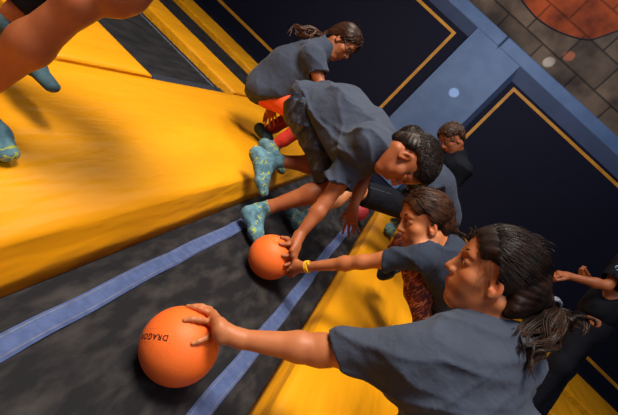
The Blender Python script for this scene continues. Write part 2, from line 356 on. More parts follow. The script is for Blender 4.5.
# block wall above the beam, in the same leaning plane as its foot, upright
YW = WP(0, 2.5)[1] + .03
bw = structure(box('wall_upper', (0, YW + .1, 4.1), (12, .2, 3.6), MT['block']))
bw.data.name = 'wall_upper'
structure(box('wall_left', (-5.3, 2.6, 2.5), (.2, 9.6, 6.2), MT['concrete']))
structure(box('wall_right', (5.8, 2.6, 2.5), (.2, 9.6, 6.2), MT['concrete']))
def onwall(px, py, y):
    r_ = ray(px, py); t = y / r_[1]; q = CAM + r_ * t; return q[0], q[2]
cw = np.array([onwall(*q, YW) for q in ((518, -22), (522, -2), (530, 10), (540, 20), (556, 30), (575, 37), (590, 39), (604, 35), (618, 30), (634, 26), (650, 10), (655, -12), (640, -40), (600, -62), (560, -62), (530, -45))])
def smooth_loop(pts, n=6):
    out = []; N_ = len(pts)
    for i in range(N_):
        p0, p1, p2, p3 = pts[i - 1], pts[i], pts[(i + 1) % N_], pts[(i + 2) % N_]
        for k in range(n):
            t = k / n; out.append(.5 * ((2 * p1) + (-p0 + p2) * t + (2 * p0 - 5 * p1 + 4 * p2 - p3) * t * t + (-p0 + 3 * p1 - 3 * p2 + p3) * t ** 3))
    return np.array(out)
lp = smooth_loop(cw); cc = lp.mean(0)
def prism(loop, y0, y1):
    n = len(loop); V = [(a, y0, b) for a, b in loop] + [(a, y1, b) for a, b in loop]
    F = [list(range(n)), list(range(2 * n - 1, n - 1, -1))] + [[i, i + n, (i + 1) % n + n, (i + 1) % n] for i in range(n)]
    return V, F
V, F = prism(lp, YW - .012, YW - .001)
mu = meshobj('wall_mural', V, F, MT['mural'], smooth=False); tag(mu, 'rounded orange painted patch with a dark outline on the block wall', 'mural')
n = len(lp); outl = cc + (lp - cc) * (1 + .022)
V = [(a, YW - .016, b) for a, b in lp * 1.0] + [(a, YW - .016, b) for a, b in outl] + [(a, YW - .002, b) for a, b in outl]
F = [[i, (i + 1) % n, (i + 1) % n + n, i + n] for i in range(n)] + [[i + n, (i + 1) % n + n, (i + 1) % n + 2 * n, i + 2 * n] for i in range(n)]
ol = meshobj('outline', V, F, MT['seam'], smooth=False); ol.parent = mu

# ------------------------------------------------------------------ implicit-surface modelling
class Cap:      # tapered capsule, optional widening along a lateral axis
    def __init__(s, a, b, ra, rb=None, k=.012, lat=None, sq=1.0, op='+'):
        s.a = np.asarray(a, float); s.b = np.asarray(b, float); s.ra = ra; s.rb = ra if rb is None else rb; s.k = k; s.op = op
        s.lat = None if lat is None else nrm(lat); s.sq = sq
        s.c = (s.a + s.b) / 2; s.R = np.linalg.norm(s.b - s.a) / 2 + max(s.ra, s.rb) * max(1, sq)
    def d(s, p):
        ab = s.b - s.a; L = ab.dot(ab) + 1e-12; t = np.clip(((p - s.a) @ ab) / L, 0, 1)
        q = p - s.a - t[:, None] * ab
        if s.lat is not None:
            l = q @ s.lat; q = q - (l * (1 - 1 / s.sq))[:, None] * s.lat
        return np.sqrt((q * q).sum(1)) - (s.ra + (s.rb - s.ra) * t)
class Ell:
    def __init__(s, c, axes, r, k=.012, op='+'):
        s.c = np.asarray(c, float); s.A = np.array([nrm(a) for a in axes]); s.r = np.asarray(r, float); s.k = k; s.op = op; s.R = max(r)
    def d(s, p):
        q = (p - s.c) @ s.A.T; k0 = np.sqrt(((q / s.r) ** 2).sum(1)); k1 = np.sqrt(((q / s.r ** 2) ** 2).sum(1)) + 1e-9
        return k0 * (k0 - 1) / k1
class Plane:    # cuts away the side the normal points to, within a radius
    def __init__(s, p, n, R, k=.004, op='cut'): s.c = np.asarray(p, float); s.n = nrm(n); s.R = R; s.k = k; s.op = op
    def d(s, p): return np.maximum(-((p - s.c) @ s.n), np.sqrt(((p - s.c) ** 2).sum(1)) - s.R)
def smin(a, b, k):
    h = np.clip(.5 + .5 * (b - a) / k, 0, 1); return b * (1 - h) + a * h - k * h * (1 - h)
def evaluate(prims, p, disp=None, ctr=None, rad=0.0):
    d = np.full(len(p), .5)
    for q in prims:
        if ctr is not None and np.linalg.norm(ctr - q.c) > q.R + rad + .05 + q.k * 1.5: continue
        e = q.d(p)
        if q.op == '+': d = smin(d, e, q.k)
        else: d = -smin(-d, e, q.k)
    if disp is not None: d = d + disp(p)
    return d
def sdf_mesh(prims, v, disp=None):
    B = 8; bs = B * v
    lo = np.min([q.c - q.R for q in prims if q.op == '+'], 0) - .02; hi = np.max([q.c + q.R for q in prims if q.op == '+'], 0) + .02
    nb = np.ceil((hi - lo) / bs).astype(int)
    I = np.stack(np.meshgrid(*[np.arange(k) for k in nb], indexing='ij'), -1).reshape(-1, 3)
    ctr = lo + (I + .5) * bs
    hd = bs * .87
    d = np.concatenate([evaluate([q for q in prims], ctr[i:i + 40000]) for i in range(0, len(ctr), 40000)])
    act = np.abs(d) < hd * 1.35 + (.045 if disp is not None else .02)
    I = I[act]; ctr = ctr[act]
    g = np.stack(np.meshgrid(*[np.arange(B + 1)] * 3, indexing='ij'), -1).reshape(-1, 3)
    vals = np.empty((len(I), B + 1, B + 1, B + 1), np.float32)
    PC = np.array([q.c for q in prims]); PR = np.array([q.R + hd + .05 + q.k * 1.5 for q in prims])
    for n_, (ib, cb) in enumerate(zip(I, ctr)):
        near = np.nonzero(((PC - cb) ** 2).sum(1) <= PR ** 2)[0]
        vals[n_] = evaluate([prims[j] for j in near], lo + (ib * B + g) * v).reshape(B + 1, B + 1, B + 1)
    if disp is not None:
        for i in range(0, len(I), 400):
            pts = lo + (I[i:i + 400, None, :] * B + g[None]) * v
            fl = vals[i:i + 400].reshape(-1).copy(); m = np.abs(fl) < .045; fl[m] += disp(pts.reshape(-1, 3)[m]); vals[i:i + 400] = fl.reshape(-1, B + 1, B + 1, B + 1)
    S = vals < 0
    cor = [(a, b, c) for a in (0, 1) for b in (0, 1) for c in (0, 1)]
    sub = lambda A, o: A[:, o[0]:o[0] + B, o[1]:o[1] + B, o[2]:o[2] + B]
    cnt = sum(sub(S, o).astype(np.int8) for o in cor); mix = (cnt > 0) & (cnt < 8)
    bi, x, y, z = np.nonzero(mix)
    acc = np.zeros((len(bi), 3)); num = np.zeros(len(bi))
    for a in cor:
        for ax in range(3):
            if a[ax]: continue
            b = list(a); b[ax] = 1
            va = vals[bi, x + a[0], y + a[1], z + a[2]].astype(float); vb = vals[bi, x + b[0], y + b[1], z + b[2]].astype(float)
            m = (va < 0) != (vb < 0); t = np.where(m, va / np.where(m, va - vb, 1), 0)
            off = np.tile(np.array(a, float), (len(bi), 1)); off[:, ax] += t
            acc += off * m[:, None]; num += m
    cell = I[bi] * B + np.stack([x, y, z], 1)
    verts = lo + (cell + acc / num[:, None]) * v
    big = (nb * B + 2).astype(np.int64)
    key = lambda c: (c[:, 0].astype(np.int64) * big[1] + c[:, 1]) * big[2] + c[:, 2]
    K = key(cell); order = np.argsort(K); Ks = K[order]
    faces = []
    for ax in range(3):
        o = [0, 0, 0]; o[ax] = 1
        s0 = S[:, :B, :B, :B]; s1 = sub(S, o)
        e, ex, ey, ez = np.nonzero(s0 != s1)
        base = I[e] * B + np.stack([ex, ey, ez], 1); inside = s0[e, ex, ey, ez]
        u, w_ = [(1, 2), (2, 0), (0, 1)][ax]
        quad = []
        ok = np.ones(len(base), bool)
        for du, dw in ((0, 0), (-1, 0), (-1, -1), (0, -1)):
            c = base.copy(); c[:, u] += du; c[:, w_] += dw
            ok &= (c >= 0).all(1); k = key(c); j = np.clip(np.searchsorted(Ks, k), 0, len(Ks) - 1)
            ok &= Ks[j] == k; quad.append(order[j])
        Q = np.stack(quad, 1)[ok]; ins = inside[ok]
        Q[~ins] = Q[~ins][:, ::-1]; faces.append(Q)
    return verts, np.concatenate(faces)
def sdf_obj(name, prims, v, mat, parent, disp=None, spots=None, relax=1, base=None):
    V, F = sdf_mesh(prims, v, disp)
    lab = np.arange(len(V))
    for _ in range(400 if name == 'hair' else 0):
        m = lab[F].min(1); new = lab.copy()
        for k in range(4): np.minimum.at(new, F[:, k], m)
        new = new[new]
        if (new == lab).all(): break
        lab = new
    u, cnt_ = np.unique(lab, return_counts=True)
    if name == 'hair' and len(u) > 1:
        keep = np.isin(lab, u[cnt_ >= .12 * cnt_.max()]); ids = np.cumsum(keep) - 1; F = ids[F[keep[F].all(1)]]; V = V[keep]
    for _ in range(relax):
        s = np.zeros_like(V); c = np.zeros(len(V))
        for k in range(4):
            for kk in (1, 3):
                q_ = V[F[:, (k + kk) % 4]]
                for dim in range(3): s[:, dim] += np.bincount(F[:, k], q_[:, dim], len(V))
                c += np.bincount(F[:, k], minlength=len(V))
        V = V * .45 + .55 * s / np.maximum(c, 1)[:, None]
    attr = None
    if spots is not None:
        attr = np.ones((len(V), 3)) if base is None else np.tile(np.array(base, float), (len(V), 1))
        for (c_, r, colr) in spots:
            if np.isscalar(r): dd = np.linalg.norm(V - c_, axis=1) / r
            else: dd = np.linalg.norm(((V - c_) @ r[0].T) / r[1], axis=1)
            w_ = np.clip((1.25 - dd) / .5, 0, 1)[:, None]; attr = attr * (1 - w_) + w_ * np.array(colr)
    o = meshobj(name, V, F, mat, None, True, attr)
    if parent: reparent(o, parent)
    return o

# tubes along paths (hair, strings)
def tubes(name, paths, radii, mat, parent=None, sides=4, taper=True):
    V = []; F = []; n0 = 0
    for path, r in zip(paths, radii):
        path = np.asarray(path); n = len(path); T = np.gradient(path, axis=0); T /= np.linalg.norm(T, axis=1)[:, None] + 1e-9
        ref = np.array([.31, .52, .79]); A = np.cross(T, ref); A /= np.linalg.norm(A, axis=1)[:, None] + 1e-9; Bv = np.cross(T, A)
        t = np.linspace(0, 1, n); rr = r * (np.clip(np.minimum(t * 8 + .35, (1 - t) * 3.5 + .12), 0, 1) if taper else 1 + 0 * t)
        for k in range(sides):
            a = 2 * math.pi * k / sides; V.append(path + (A * math.cos(a) + Bv * math.sin(a)) * rr[:, None])
        idx = n0 + np.arange(sides * n).reshape(sides, n)
        for k in range(sides):
            a = idx[k]; b = idx[(k + 1) % sides]; F.append(np.stack([a[:-1], b[:-1], b[1:], a[1:]], 1))
        n0 += sides * n
    o = meshobj(name, np.concatenate(V), np.concatenate(F), mat, None, True)
    if parent: reparent(o, parent)
    return o
def catmull(pts, n):
    pts = np.asarray(pts, float); P_ = np.vstack([2 * pts[0] - pts[1], pts, 2 * pts[-1] - pts[-2]]); out = []
    for t in np.linspace(0, len(pts) - 1 - 1e-6, n):
        i = int(t); u = t - i; p0, p1, p2, p3 = P_[i:i + 4]
        out.append(.5 * ((2 * p1) + (-p0 + p2) * u + (2 * p0 - 5 * p1 + 4 * p2 - p3) * u * u + (-p0 + 3 * p1 - 3 * p2 + p3) * u ** 3))
    return np.array(out)

# ---- head: returns skin prims, face frame
class Head:
    def __init__(s, c, F, U, size=1.0):
        s.c = np.asarray(c, float); s.F = nrm(F); s.U = nrm(np.asarray(U) - s.F * np.dot(U, s.F)); s.L = np.cross(s.U, s.F); s.s = size
        s.ax = np.array([s.F, s.L, s.U])
    def p(s, f, l, u): return s.c + s.s * (s.F * f + s.L * l + s.U * u)
    def prims(s):
        z = s.s; p = s.p; ax = (s.F, s.L, s.U)
        R = lambda *r: [q * z for q in r]
        out = [Ell(p(-.008, 0, .032), ax, R(.092, .072, .078), .01),
               Ell(p(.020, 0, -.030), ax, R(.064, .052, .068), .025 * z),
               Cap(p(-.02, .045, -.055), p(.055, .016, -.090), .022 * z, .018 * z, .03 * z), Cap(p(-.02, -.045, -.055), p(.055, -.016, -.090), .022 * z, .018 * z, .03 * z),
               Cap(p(.062, .008, -.088), p(.062, -.008, -.088), .017 * z, k=.018 * z),
               Cap(p(.052, .036, -.030), p(.056, .030, -.052), .024 * z, .02 * z, .02 * z), Cap(p(.052, -.036, -.030), p(.056, -.030, -.052), .024 * z, .02 * z, .02 * z),
               Cap(p(.068, .03, .022), p(.073, -.03, .022), .012 * z, k=.02 * z),
               Cap(p(.058, 0, -.062), p(.066, 0, -.055), .022 * z, k=.02 * z)]
        for q in (1, -1):
            out.append(Ell(p(.083, q * .030, .004), ax, R(.017, .018, .012), .012 * z, '-'))
            out.append(Ell(p(.068, q * .030, .003), ax, R(.0135, .0165, .012), .004 * z))
            out.append(Ell(p(.086, q * .030, .002), (nrm(s.F), s.L, s.U), R(.010, .0125, .0042), .002 * z, '-'))
            out.append(Cap(p(.071, q * .014, .021), p(.066, q * .045, .020), .006 * z, .004 * z, .008 * z))
        out += [Cap(p(.080, 0, .012), p(.101, 0, -.024), .0075 * z, .0095 * z, .012 * z),
                Cap(p(.090, .011, -.030), p(.090, -.011, -.030), .0075 * z, k=.008 * z),
                Cap(p(.085, .012, -.0535), p(.0885, 0, -.0515), .0052 * z, .006 * z, .006 * z), Cap(p(.085, -.012, -.0535), p(.0885, 0, -.0515), .0052 * z, .006 * z, .006 * z),
                Cap(p(.080, .014, -.0585), p(.080, -.014, -.0585), .0022 * z, k=.003 * z, op='-'),
                Cap(p(.083, .009, -.064), p(.083, -.009, -.064), .0065 * z, k=.006 * z),
                Cap(p(.094, .0055, -.0385), p(.094, .0055, -.036), .003 * z, k=.002 * z, op='-'), Cap(p(.094, -.0055, -.0385), p(.094, -.0055, -.036), .003 * z, k=.002 * z, op='-')]
        for q in (1, -1):     # ears
            fa = nrm(s.F + s.L * q * -.35); la = nrm(s.L * q + s.F * -.35 * 1); ua = nrm(s.U - s.F * .15)
            out.append(Ell(p(.000, q * .069, -.022), (fa, np.cross(ua, fa), ua), R(.0155, .0070, .0255), .006 * z))
            out.append(Ell(p(.005, q * .075, -.019), (fa, np.cross(ua, fa), ua), R(.008, .006, .014), .004 * z, '-'))
            out.append(Cap(p(.010, q * .071, -.030), p(.008, q * .070, -.043), .0055 * z, .006 * z, .006 * z))
        return out
    def spots(s):
        z = s.s; A = s.ax
        sp = [(s.p(.088, 0, -.0525), (A, np.array([.02, .017, .005]) * z), (.78, .42, .42)), (s.p(.088, 0, -.064), (A, np.array([.02, .014, .0055]) * z), (.82, .45, .45))]
        for q in (1, -1):
            sp.append((s.p(.06, q * .042, -.030), .016 * z, (1.0, .82, .78)))
            sp.append((s.p(.004, q * .078, -.02), .016 * z, (1.0, .78, .7)))
        sp.append((s.p(.11, 0, -.027), .012 * z, (1.0, .82, .78)))
        return sp
    def eyes(s, root, hairmat, sides=(1, -1), brow=True, look=(0, 0)):
        for q in sides:
            z = s.s; c = s.p(.0695, q * .030, .0025)
            ico('eyeball', c, .0115 * z, MT['eyewhite'], root)
            g = nrm(s.F + s.L * look[0] + s.U * look[1])
            ico('iris', c + g * .0068 * z, .0056 * z, MT['iris'], root)
            if brow:
                pts = [s.p(.082, q * .012, .0235), s.p(.0835, q * .022, .029), s.p(.079, q * .034, .0305), s.p(.068, q * .047, .025)]
                paths = []
                for k in range(5):
                    off = s.U * (k - 2) * .0011 * z; paths.append(catmull([a + off for a in pts], 10))
                tubes('eyebrow', paths, [.0016 * z] * 5, hairmat, root)
                lid = [s.p(.0815, q * .0185, .0035), s.p(.0850, q * .026, .0078), s.p(.0840, q * .035, .0075), s.p(.0755, q * .0435, .0035)]
                tubes('eyelashes', [catmull(lid, 10), catmull([a + s.F * .002 * z for a in lid], 10)], [.0011 * z, .0009 * z], MT['hair_dark'], root)

def ico(name, c, r, mat, root, sub=None):
    n, m = 20, 12; V = []; F = []
    V = [(0, 0, 1)] + [(math.sin(math.pi * i / m) * math.cos(2 * math.pi * j / n), math.sin(math.pi * i / m) * math.sin(2 * math.pi * j / n), math.cos(math.pi * i / m)) for i in range(1, m) for j in range(n)] + [(0, 0, -1)]
    for j in range(n): F.append([0, 1 + j, 1 + (j + 1) % n]); e = 1 + (m - 2) * n; F.append([e + (j + 1) % n, e + j, len(V) - 1])
    for i in range(m - 2):
        for j in range(n): a = 1 + i * n; F.append([a + j, a + n + j, a + n + (j + 1) % n, a + (j + 1) % n])
    o = meshobj(name, np.array(V) * r + np.array(c), F, mat, None)
    if root is not None: reparent(o, root)
    return o

# ---- limbs
def arm_prims(S, E, W, g=1.0, k=.02):
    S, E, W = map(np.asarray, (S, E, W)); m = E * .72 + W * .28
    return [Cap(S, S * .4 + E * .6, .040 * g, .036 * g, k), Cap(S * .4 + E * .6, E, .036 * g, .030 * g, k), Cap(E, m, .0305 * g, .0315 * g, k), Cap(m, W, .0315 * g, .0205 * g, k)]
def leg_prims(Hp, K, A, g=1.0, k=.025, back=None):
    Hp, K, A = map(np.asarray, (Hp, K, A)); c = K * .68 + A * .32
    if back is None: back = np.zeros(3)
    c = c + nrm(back) * .012 * g if np.linalg.norm(back) else c
    return [Cap(Hp, Hp * .35 + K * .65, .070 * g, .055 * g, k), Cap(Hp * .35 + K * .65, K, .055 * g, .044 * g, k), Cap(K, c, .042 * g, .046 * g, k), Cap(c, A * .85 + K * .15, .046 * g, .029 * g, k), Cap(A * .85 + K * .15, A, .029 * g, .029 * g, k)]
def foot_prims(A, heel, toe, up, infl=0.0, g=1.0):
    A, heel, toe = map(np.asarray, (A, heel, toe)); D = nrm(toe - heel); up = nrm(up - D * np.dot(up, D)); lat = np.cross(D, up); L = np.linalg.norm(toe - heel)
    b = heel + D * L * .68
    h = heel + D * .028 * g + up * .028 * g; bl = b + up * .024 * g; t = toe - D * .018 * g + up * .018 * g
    i = infl
    return [Cap(h, h + D * .01, .029 * g + i, k=.02), Cap(A, h, .030 * g + i, .029 * g + i, .02), Cap(A + D * .01, bl, .028 * g + i, .024 * g + i, .025, lat, 1.25), Cap(h, bl, .026 * g + i, .024 * g + i, .02, lat, 1.2), Cap(bl, t, .024 * g + i, .017 * g + i, .02, lat, 1.55)]
def sock(root, K, A, heel, toe, up, top, mat, g=1.0, tall=.07, name='sock', spots=(), v=.004):
    """short sock: foot and the ankle up to `tall` above it"""
    A = np.asarray(A); ax = nrm(np.asarray(K) - A)
    T = A + ax * tall
    pr = foot_prims(A, heel, toe, up, .005, g) + [Cap(A, T, .033 * g, .036 * g, .015), Plane(T - ax * .004, ax, .09)]
    rib = [Cap(T - ax * .012, T - ax * .006, .0385 * g, .0385 * g, .004)]
    pr = foot_prims(A, heel, toe, up, .005, g) + [Cap(A, T + ax * .02, .033 * g, .037 * g, .015), Plane(T, ax, .09, .003)]
    return sdf_obj(name, pr, v, mat, root, spots=list(spots), base=(1, 1, 1))
def hand_prims(W, Dr, N, S, g=1.0, curl=(.35, .3, .35, .4), spread=.12, thumb=(.5, .5), mirror=1, kk=.006):
    """W wrist, Dr pointing direction, N palm normal, S towards the thumb"""
    W = np.asarray(W, float); D = nrm(Dr); N = nrm(N - D * np.dot(N, D)); S_ = nrm(np.asarray(S) - D * np.dot(S, D)); S_ = nrm(S_ - N * np.dot(S_, N))
    out = []; z = g; knuck = []
    for i in range(4):
        o = (.0235, .0075, -.0085, -.0235)[i]; l = (.066, .069, .066, .060)[i]
        kp = W + D * l * z + S_ * o * z; knuck.append(kp)
        out.append(Cap(W + S_ * o * .55 * z + D * .008, kp, .0125 * z, .0105 * z, .014 * z))
    out.append(Cap(W - D * .01, W + D * .015 * z, .018 * z, .019 * z, .015, S_, 1.25))
    Ls = ((.034, .021, .017), (.037, .024, .018), (.034, .022, .018), (.027, .017, .015))
    for i in range(4):
        a = spread * (1.5 - i) * .9; d = nrm(D * math.cos(a) + S_ * math.sin(a)); p = knuck[i]; r = (.0082, .0083, .0079, .0070)[i] * z; ang = 0
        for j in range(3):
            ang += curl[i] * (.8 if j == 0 else 1.0); dd = nrm(d * math.cos(ang) + N * math.sin(ang)); q = p + dd * Ls[i][j] * z
            out.append(Cap(p, q, r, r * .90, kk if j == 0 else .003)); p = q; r *= .90
    tb = W + D * .016 * z + S_ * .016 * z + N * .004 * z
    d1 = nrm(D * math.cos(thumb[0] + .25) + S_ * math.sin(thumb[0] + .25) + N * .25); p1 = tb + d1 * .034 * z
    d2 = nrm(D * math.cos(thumb[0] - thumb[1] * .4) + S_ * math.sin(thumb[0] - thumb[1] * .4) + N * .35); p2 = p1 + d2 * .028 * z
    d3 = nrm(d2 + D * .25 + N * .25); p3 = p2 + d3 * .021 * z
    out += [Cap(tb, p1, .0135 * z, .0105 * z, .012 * z), Cap(p1, p2, .0098 * z, .0088 * z, .004), Cap(p2, p3, .0088 * z, .0075 * z, .003)]
    return out
def folds(seed, amp, dirs, scale=38, fine=0.3):
    rr = np.random.default_rng(seed); D = [nrm(d) for d in dirs]
    def f(p):
        w = 0
        for i, d in enumerate(D):
            warp = snoise(p[:, 0], p[:, 1], p[:, 2], 9, seed + i) * 2.2
            mask = np.clip(.5 + 1.2 * snoise(p[:, 0], p[:, 1], p[:, 2], 6, seed + 20 + i), 0, 1)
            w = w + mask * (1 - np.abs(np.sin((p @ d) * scale * .5 + warp))) ** 2
        return -amp * w + amp * fine * snoise(p[:, 0], p[:, 1], p[:, 2], 40, seed + 50)
    return f
def sleeve(S, E, t, r0, r1, k=.03, lat=None):
    """sleeve from shoulder S towards elbow E ending at fraction t; open end"""
    S = np.asarray(S, float); E = np.asarray(E, float); ax = nrm(E - S); T = S + (E - S) * t
    return [Cap(S, T + ax * .02, r0, r1, k)], [Plane(T, ax, r1 * 2.0, .003), Cap(T - ax * .022, T + ax * .02, r1 - .007, r1 - .005, k=.003, op='-')]

def collar(h, nb, r=.056, rise=.045):
    d = nrm(h.p(-.02, 0, -.06) - nb)
    return [Cap(nb - d * .03, nb + d * (rise + .01), r + .006, r, .03)], [Plane(nb + d * rise, d, .085, .004), Cap(nb + d * (rise - .012), nb + d * .15, r - .008, r - .006, k=.004, op='-')]
# ---- hair: strands lying on the head
def on_skull(h, dirv, lift=1.0):
    """point on the hair ellipsoid in direction dirv (head frame f,l,u)"""
    r = np.array([.097, .0775, .085]) * lift; d = nrm(dirv); k = 1 / math.sqrt(((d / r) ** 2).sum()); q = d * k
    return h.p(q[0] - .008, q[1], q[2] + .034)
def hair_cap(root, h, mat, lift=1.0, fr=.045, low=-.035, vox=.004, name='hair', extra=(), grow=None, amp=.0007):
    ax = (h.F, h.L, h.U); z = h.s
    pr = [Ell(h.p(-.008, 0, .034), ax, [.099 * z * lift, .079 * z * lift, .087 * z * lift], .01),
          Ell(h.p(-.045, 0, -.015), ax, [.05 * z * lift, .062 * z * lift, .055 * z], .02)] + list(extra)
    # face opening and neck line
    pr += [Ell(h.p(.114, 0, -.034), ax, [.098 * z, .090 * z, .118 * z], .01, '-'),
           Ell(h.p(.005, .085, -.040), ax, [.045 * z, .05 * z, .062 * z], .012, '-'), Ell(h.p(.005, -.085, -.040), ax, [.045 * z, .05 * z, .062 * z], .012, '-'),
           Ell(h.p(.042, .09, -.010), ax, [.042 * z, .040 * z, .056 * z], .012, '-'), Ell(h.p(.042, -.09, -.010), ax, [.042 * z, .040 * z, .056 * z], .012, '-'),
           Cap(h.p(-.02, 0, -.11), h.p(.06, 0, -.12), .055 * z, k=.01, op='-')]
    g = grow if grow is not None else h.U
    def disp(p):
        q = (p - h.c); a = np.arctan2(q @ h.L, q @ h.U + .0)
        return amp * z * (np.sin(a * 26 + 2 * snoise(p[:, 0], p[:, 1], p[:, 2], 20, 3)) + np.sin(a * 61 + 3 * snoise(p[:, 0], p[:, 1], p[:, 2], 30, 4)) * .6)
    return sdf_obj(name, pr, vox, mat, root, disp)
def strands_back(h, tie, n, rng, lift=1.02, rad=.0012, hairline=.052):
    """strands combed from the hairline back to the tie point"""
    paths = []; 
    tl = np.array([h.F @ (tie - h.c), h.L @ (tie - h.c), h.U @ (tie - h.c)]) / h.s + np.array([.008, 0, -.034]); td = nrm(tl)
    for i in range(n):
        a = rng.uniform(-1, 1) * 2.35                   # around the face from ear over top to other ear
        f = .72 - .34 * min(1.7, max(0, abs(a) - .35)) + rng.normal() * .02
        s0 = nrm(np.array([f + rng.normal() * .02, math.sin(a) * .9, math.cos(a) * .9 * (1 if abs(a) < 1.57 else .8)]))
        st = rng.uniform(0, .55) if rng.random() < .6 else 0
        jit = rng.normal(size=3) * .06; pts = []
        lf = lift + rng.uniform(-.012, .022)
        for t in np.linspace(st, 1, 9):
            d = nrm(s0 * (1 - t) + td * t + jit * math.sin(math.pi * t)); 
            q = on_skull(h, d, lf + .03 * math.sin(math.pi * t)); 
            if t > .93: q = q * .3 + tie * .7
            pts.append(q)
        paths.append(catmull(pts, 14))
    return paths, [rad * rng.uniform(.6, 1.5) for _ in paths]
def tail(points, n, rng, spread=.025, wave=.008, rad=.0013, cl=1.0, flare=1.0):
    paths = []; rad_ = []
    base = catmull(points, 22)
    T = nrm(base[-1] - base[0]); A = nrm(np.cross(T, [.3, .1, .9])); Bq = np.cross(T, A)
    nl = max(5, n // 16)
    for l in range(nl):
        a = rng.uniform(0, 6.28); r = math.sqrt(rng.random()); ph = rng.uniform(0, 6.28, 2); fq = rng.uniform(5, 10, 2) * cl; ln = rng.uniform(.62, 1.0); amp = wave * rng.uniform(.7, 1.8)
        for i in range(n // nl):
            t = np.linspace(0, min(1, ln * rng.uniform(.85, 1.05)), 20); b = np.stack([np.interp(t, np.linspace(0, 1, 22), base[:, k]) for k in range(3)], 1)
            env = np.clip(t * 4, .12, 1) * (1 + flare * .9 * t)
            off = (A * math.cos(a) + Bq * math.sin(a)) * r * spread
            own = (A * rng.normal() + Bq * rng.normal()) * spread * .13
            wv = np.outer(np.sin(t * fq[0] + ph[0]), A) * amp + np.outer(np.cos(t * fq[1] + ph[1]), Bq) * amp
            paths.append(b + off * env[:, None] + own * (1.6 - 1.2 * t)[:, None] * np.clip(t * 4, .3, 1)[:, None] + wv * np.clip(t * 2, 0, 1)[:, None]); rad_.append(rad * rng.uniform(.7, 1.5))
    return paths, rad_
def tufts(h, n, rng, rad=.0016, length=.03, lift=1.0, low=-.2, messy=.3):
    paths = []; m = 0
    while m < n:
        d = nrm(rng.normal(size=3)); 
        if d[0] > .70 or (d[2] < low and d[0] > -.25) or d[2] < -.75: continue
        if abs(d[1]) > .75 and d[2] < .15 and d[0] > -.35: continue
        m += 1
        flow = nrm(np.array([.55, d[1] * .4, -.55]) * (1 if d[0] > -.1 else 1) + (np.array([-.2, 0, -.8]) if d[0] < 0 else 0) + rng.normal(size=3) * messy)
        flow = nrm(flow - d * flow.dot(d) + d * .25); p0 = d; pts = []
        L = length / .09 * rng.uniform(.6, 1.2)
        for t in (0, .33, .66, 1): pts.append(on_skull(h, nrm(d + flow * L * t), lift + .01 + .05 * math.sin(t * 2) * rng.uniform(.3, 1)))
        paths.append(catmull(pts, 8))
    return paths, [rad * rng.uniform(.7, 1.4) for _ in paths]

# ------------------------------------------------------------------ balls
def hit(c, r, px, py, lift=0.0, back=False):
    d = ray(px, py); d = d / np.linalg.norm(d); oc = CAM - c; b = oc @ d; q = b * b - (oc @ oc - r * r)
    t = -b + (1 if back else -1) * math.sqrt(q) if q > 0 else -b
    p = CAM + d * t; return c + nrm(p - c) * (r + lift if q > 0 else max(np.linalg.norm(p - c), r + lift))
BC1 = P(180, 345.5, 1.05); BC1[2] = .1125; BR1 = .1015
BC2 = P(271, 257, 1.735); BC2[2] = .107; BR2 = .098
BC1[2] = BR1 + .004; BC2[2] = BR2 + .004
def ball(c, r, mat, label, name='foam_ball', dimples=()):
    n, m = 96, 64; V = []; F = []
    th, ph = np.meshgrid(np.linspace(0, math.pi, m), np.linspace(0, 2 * math.pi, n, endpoint=False), indexing='ij')
    D = np.stack([np.sin(th) * np.cos(ph), np.sin(th) * np.sin(ph), np.cos(th)], -1).reshape(-1, 3)
    R = r * (1 + .0015 * snoise(D[:, 0], D[:, 1], D[:, 2], 5, 3)); V = D * R[:, None]
    for (p, depth, w_) in dimples:
        dd = np.linalg.norm(V - (p - c), axis=1); V = V - D * (depth * np.exp(-(dd / w_) ** 2))[:, None]
    V[:, 2] = np.maximum(V[:, 2], -r * .985)
    idx = np.arange(n * m).reshape(m, n)
    F = [[idx[i, j], idx[i + 1, j], idx[i + 1, (j + 1) % n], idx[i, (j + 1) % n]] for i in range(m - 1) for j in range(n)]
    o = meshobj(name, V, [list(map(int, f)) for f in F], mat); o.location = c; tag(o, label, 'ball', 'foam dodgeballs'); 
    return o
b1 = ball(BC1, BR1, MT['ball'], 'orange foam ball at the bottom, under the outstretched hand of the nearest girl')
b2 = ball(BC2, BR2, MT['ball'], 'orange foam ball in the middle, under the bending boy\'s hand and a yellow wristband', dimples=[(hit(BC2, BR2, 289, 246), .014, .022), (hit(BC2, BR2, 277, 240), .008, .014), (hit(BC2, BR2, 288, 262), .01, .02)])
b3 = ball(P(368, 201, 3.3), .085, MT['pinkball'], 'pinkish red foam ball far down the lane, behind the bending boy\'s hanging arm'); b3.location.z = .099
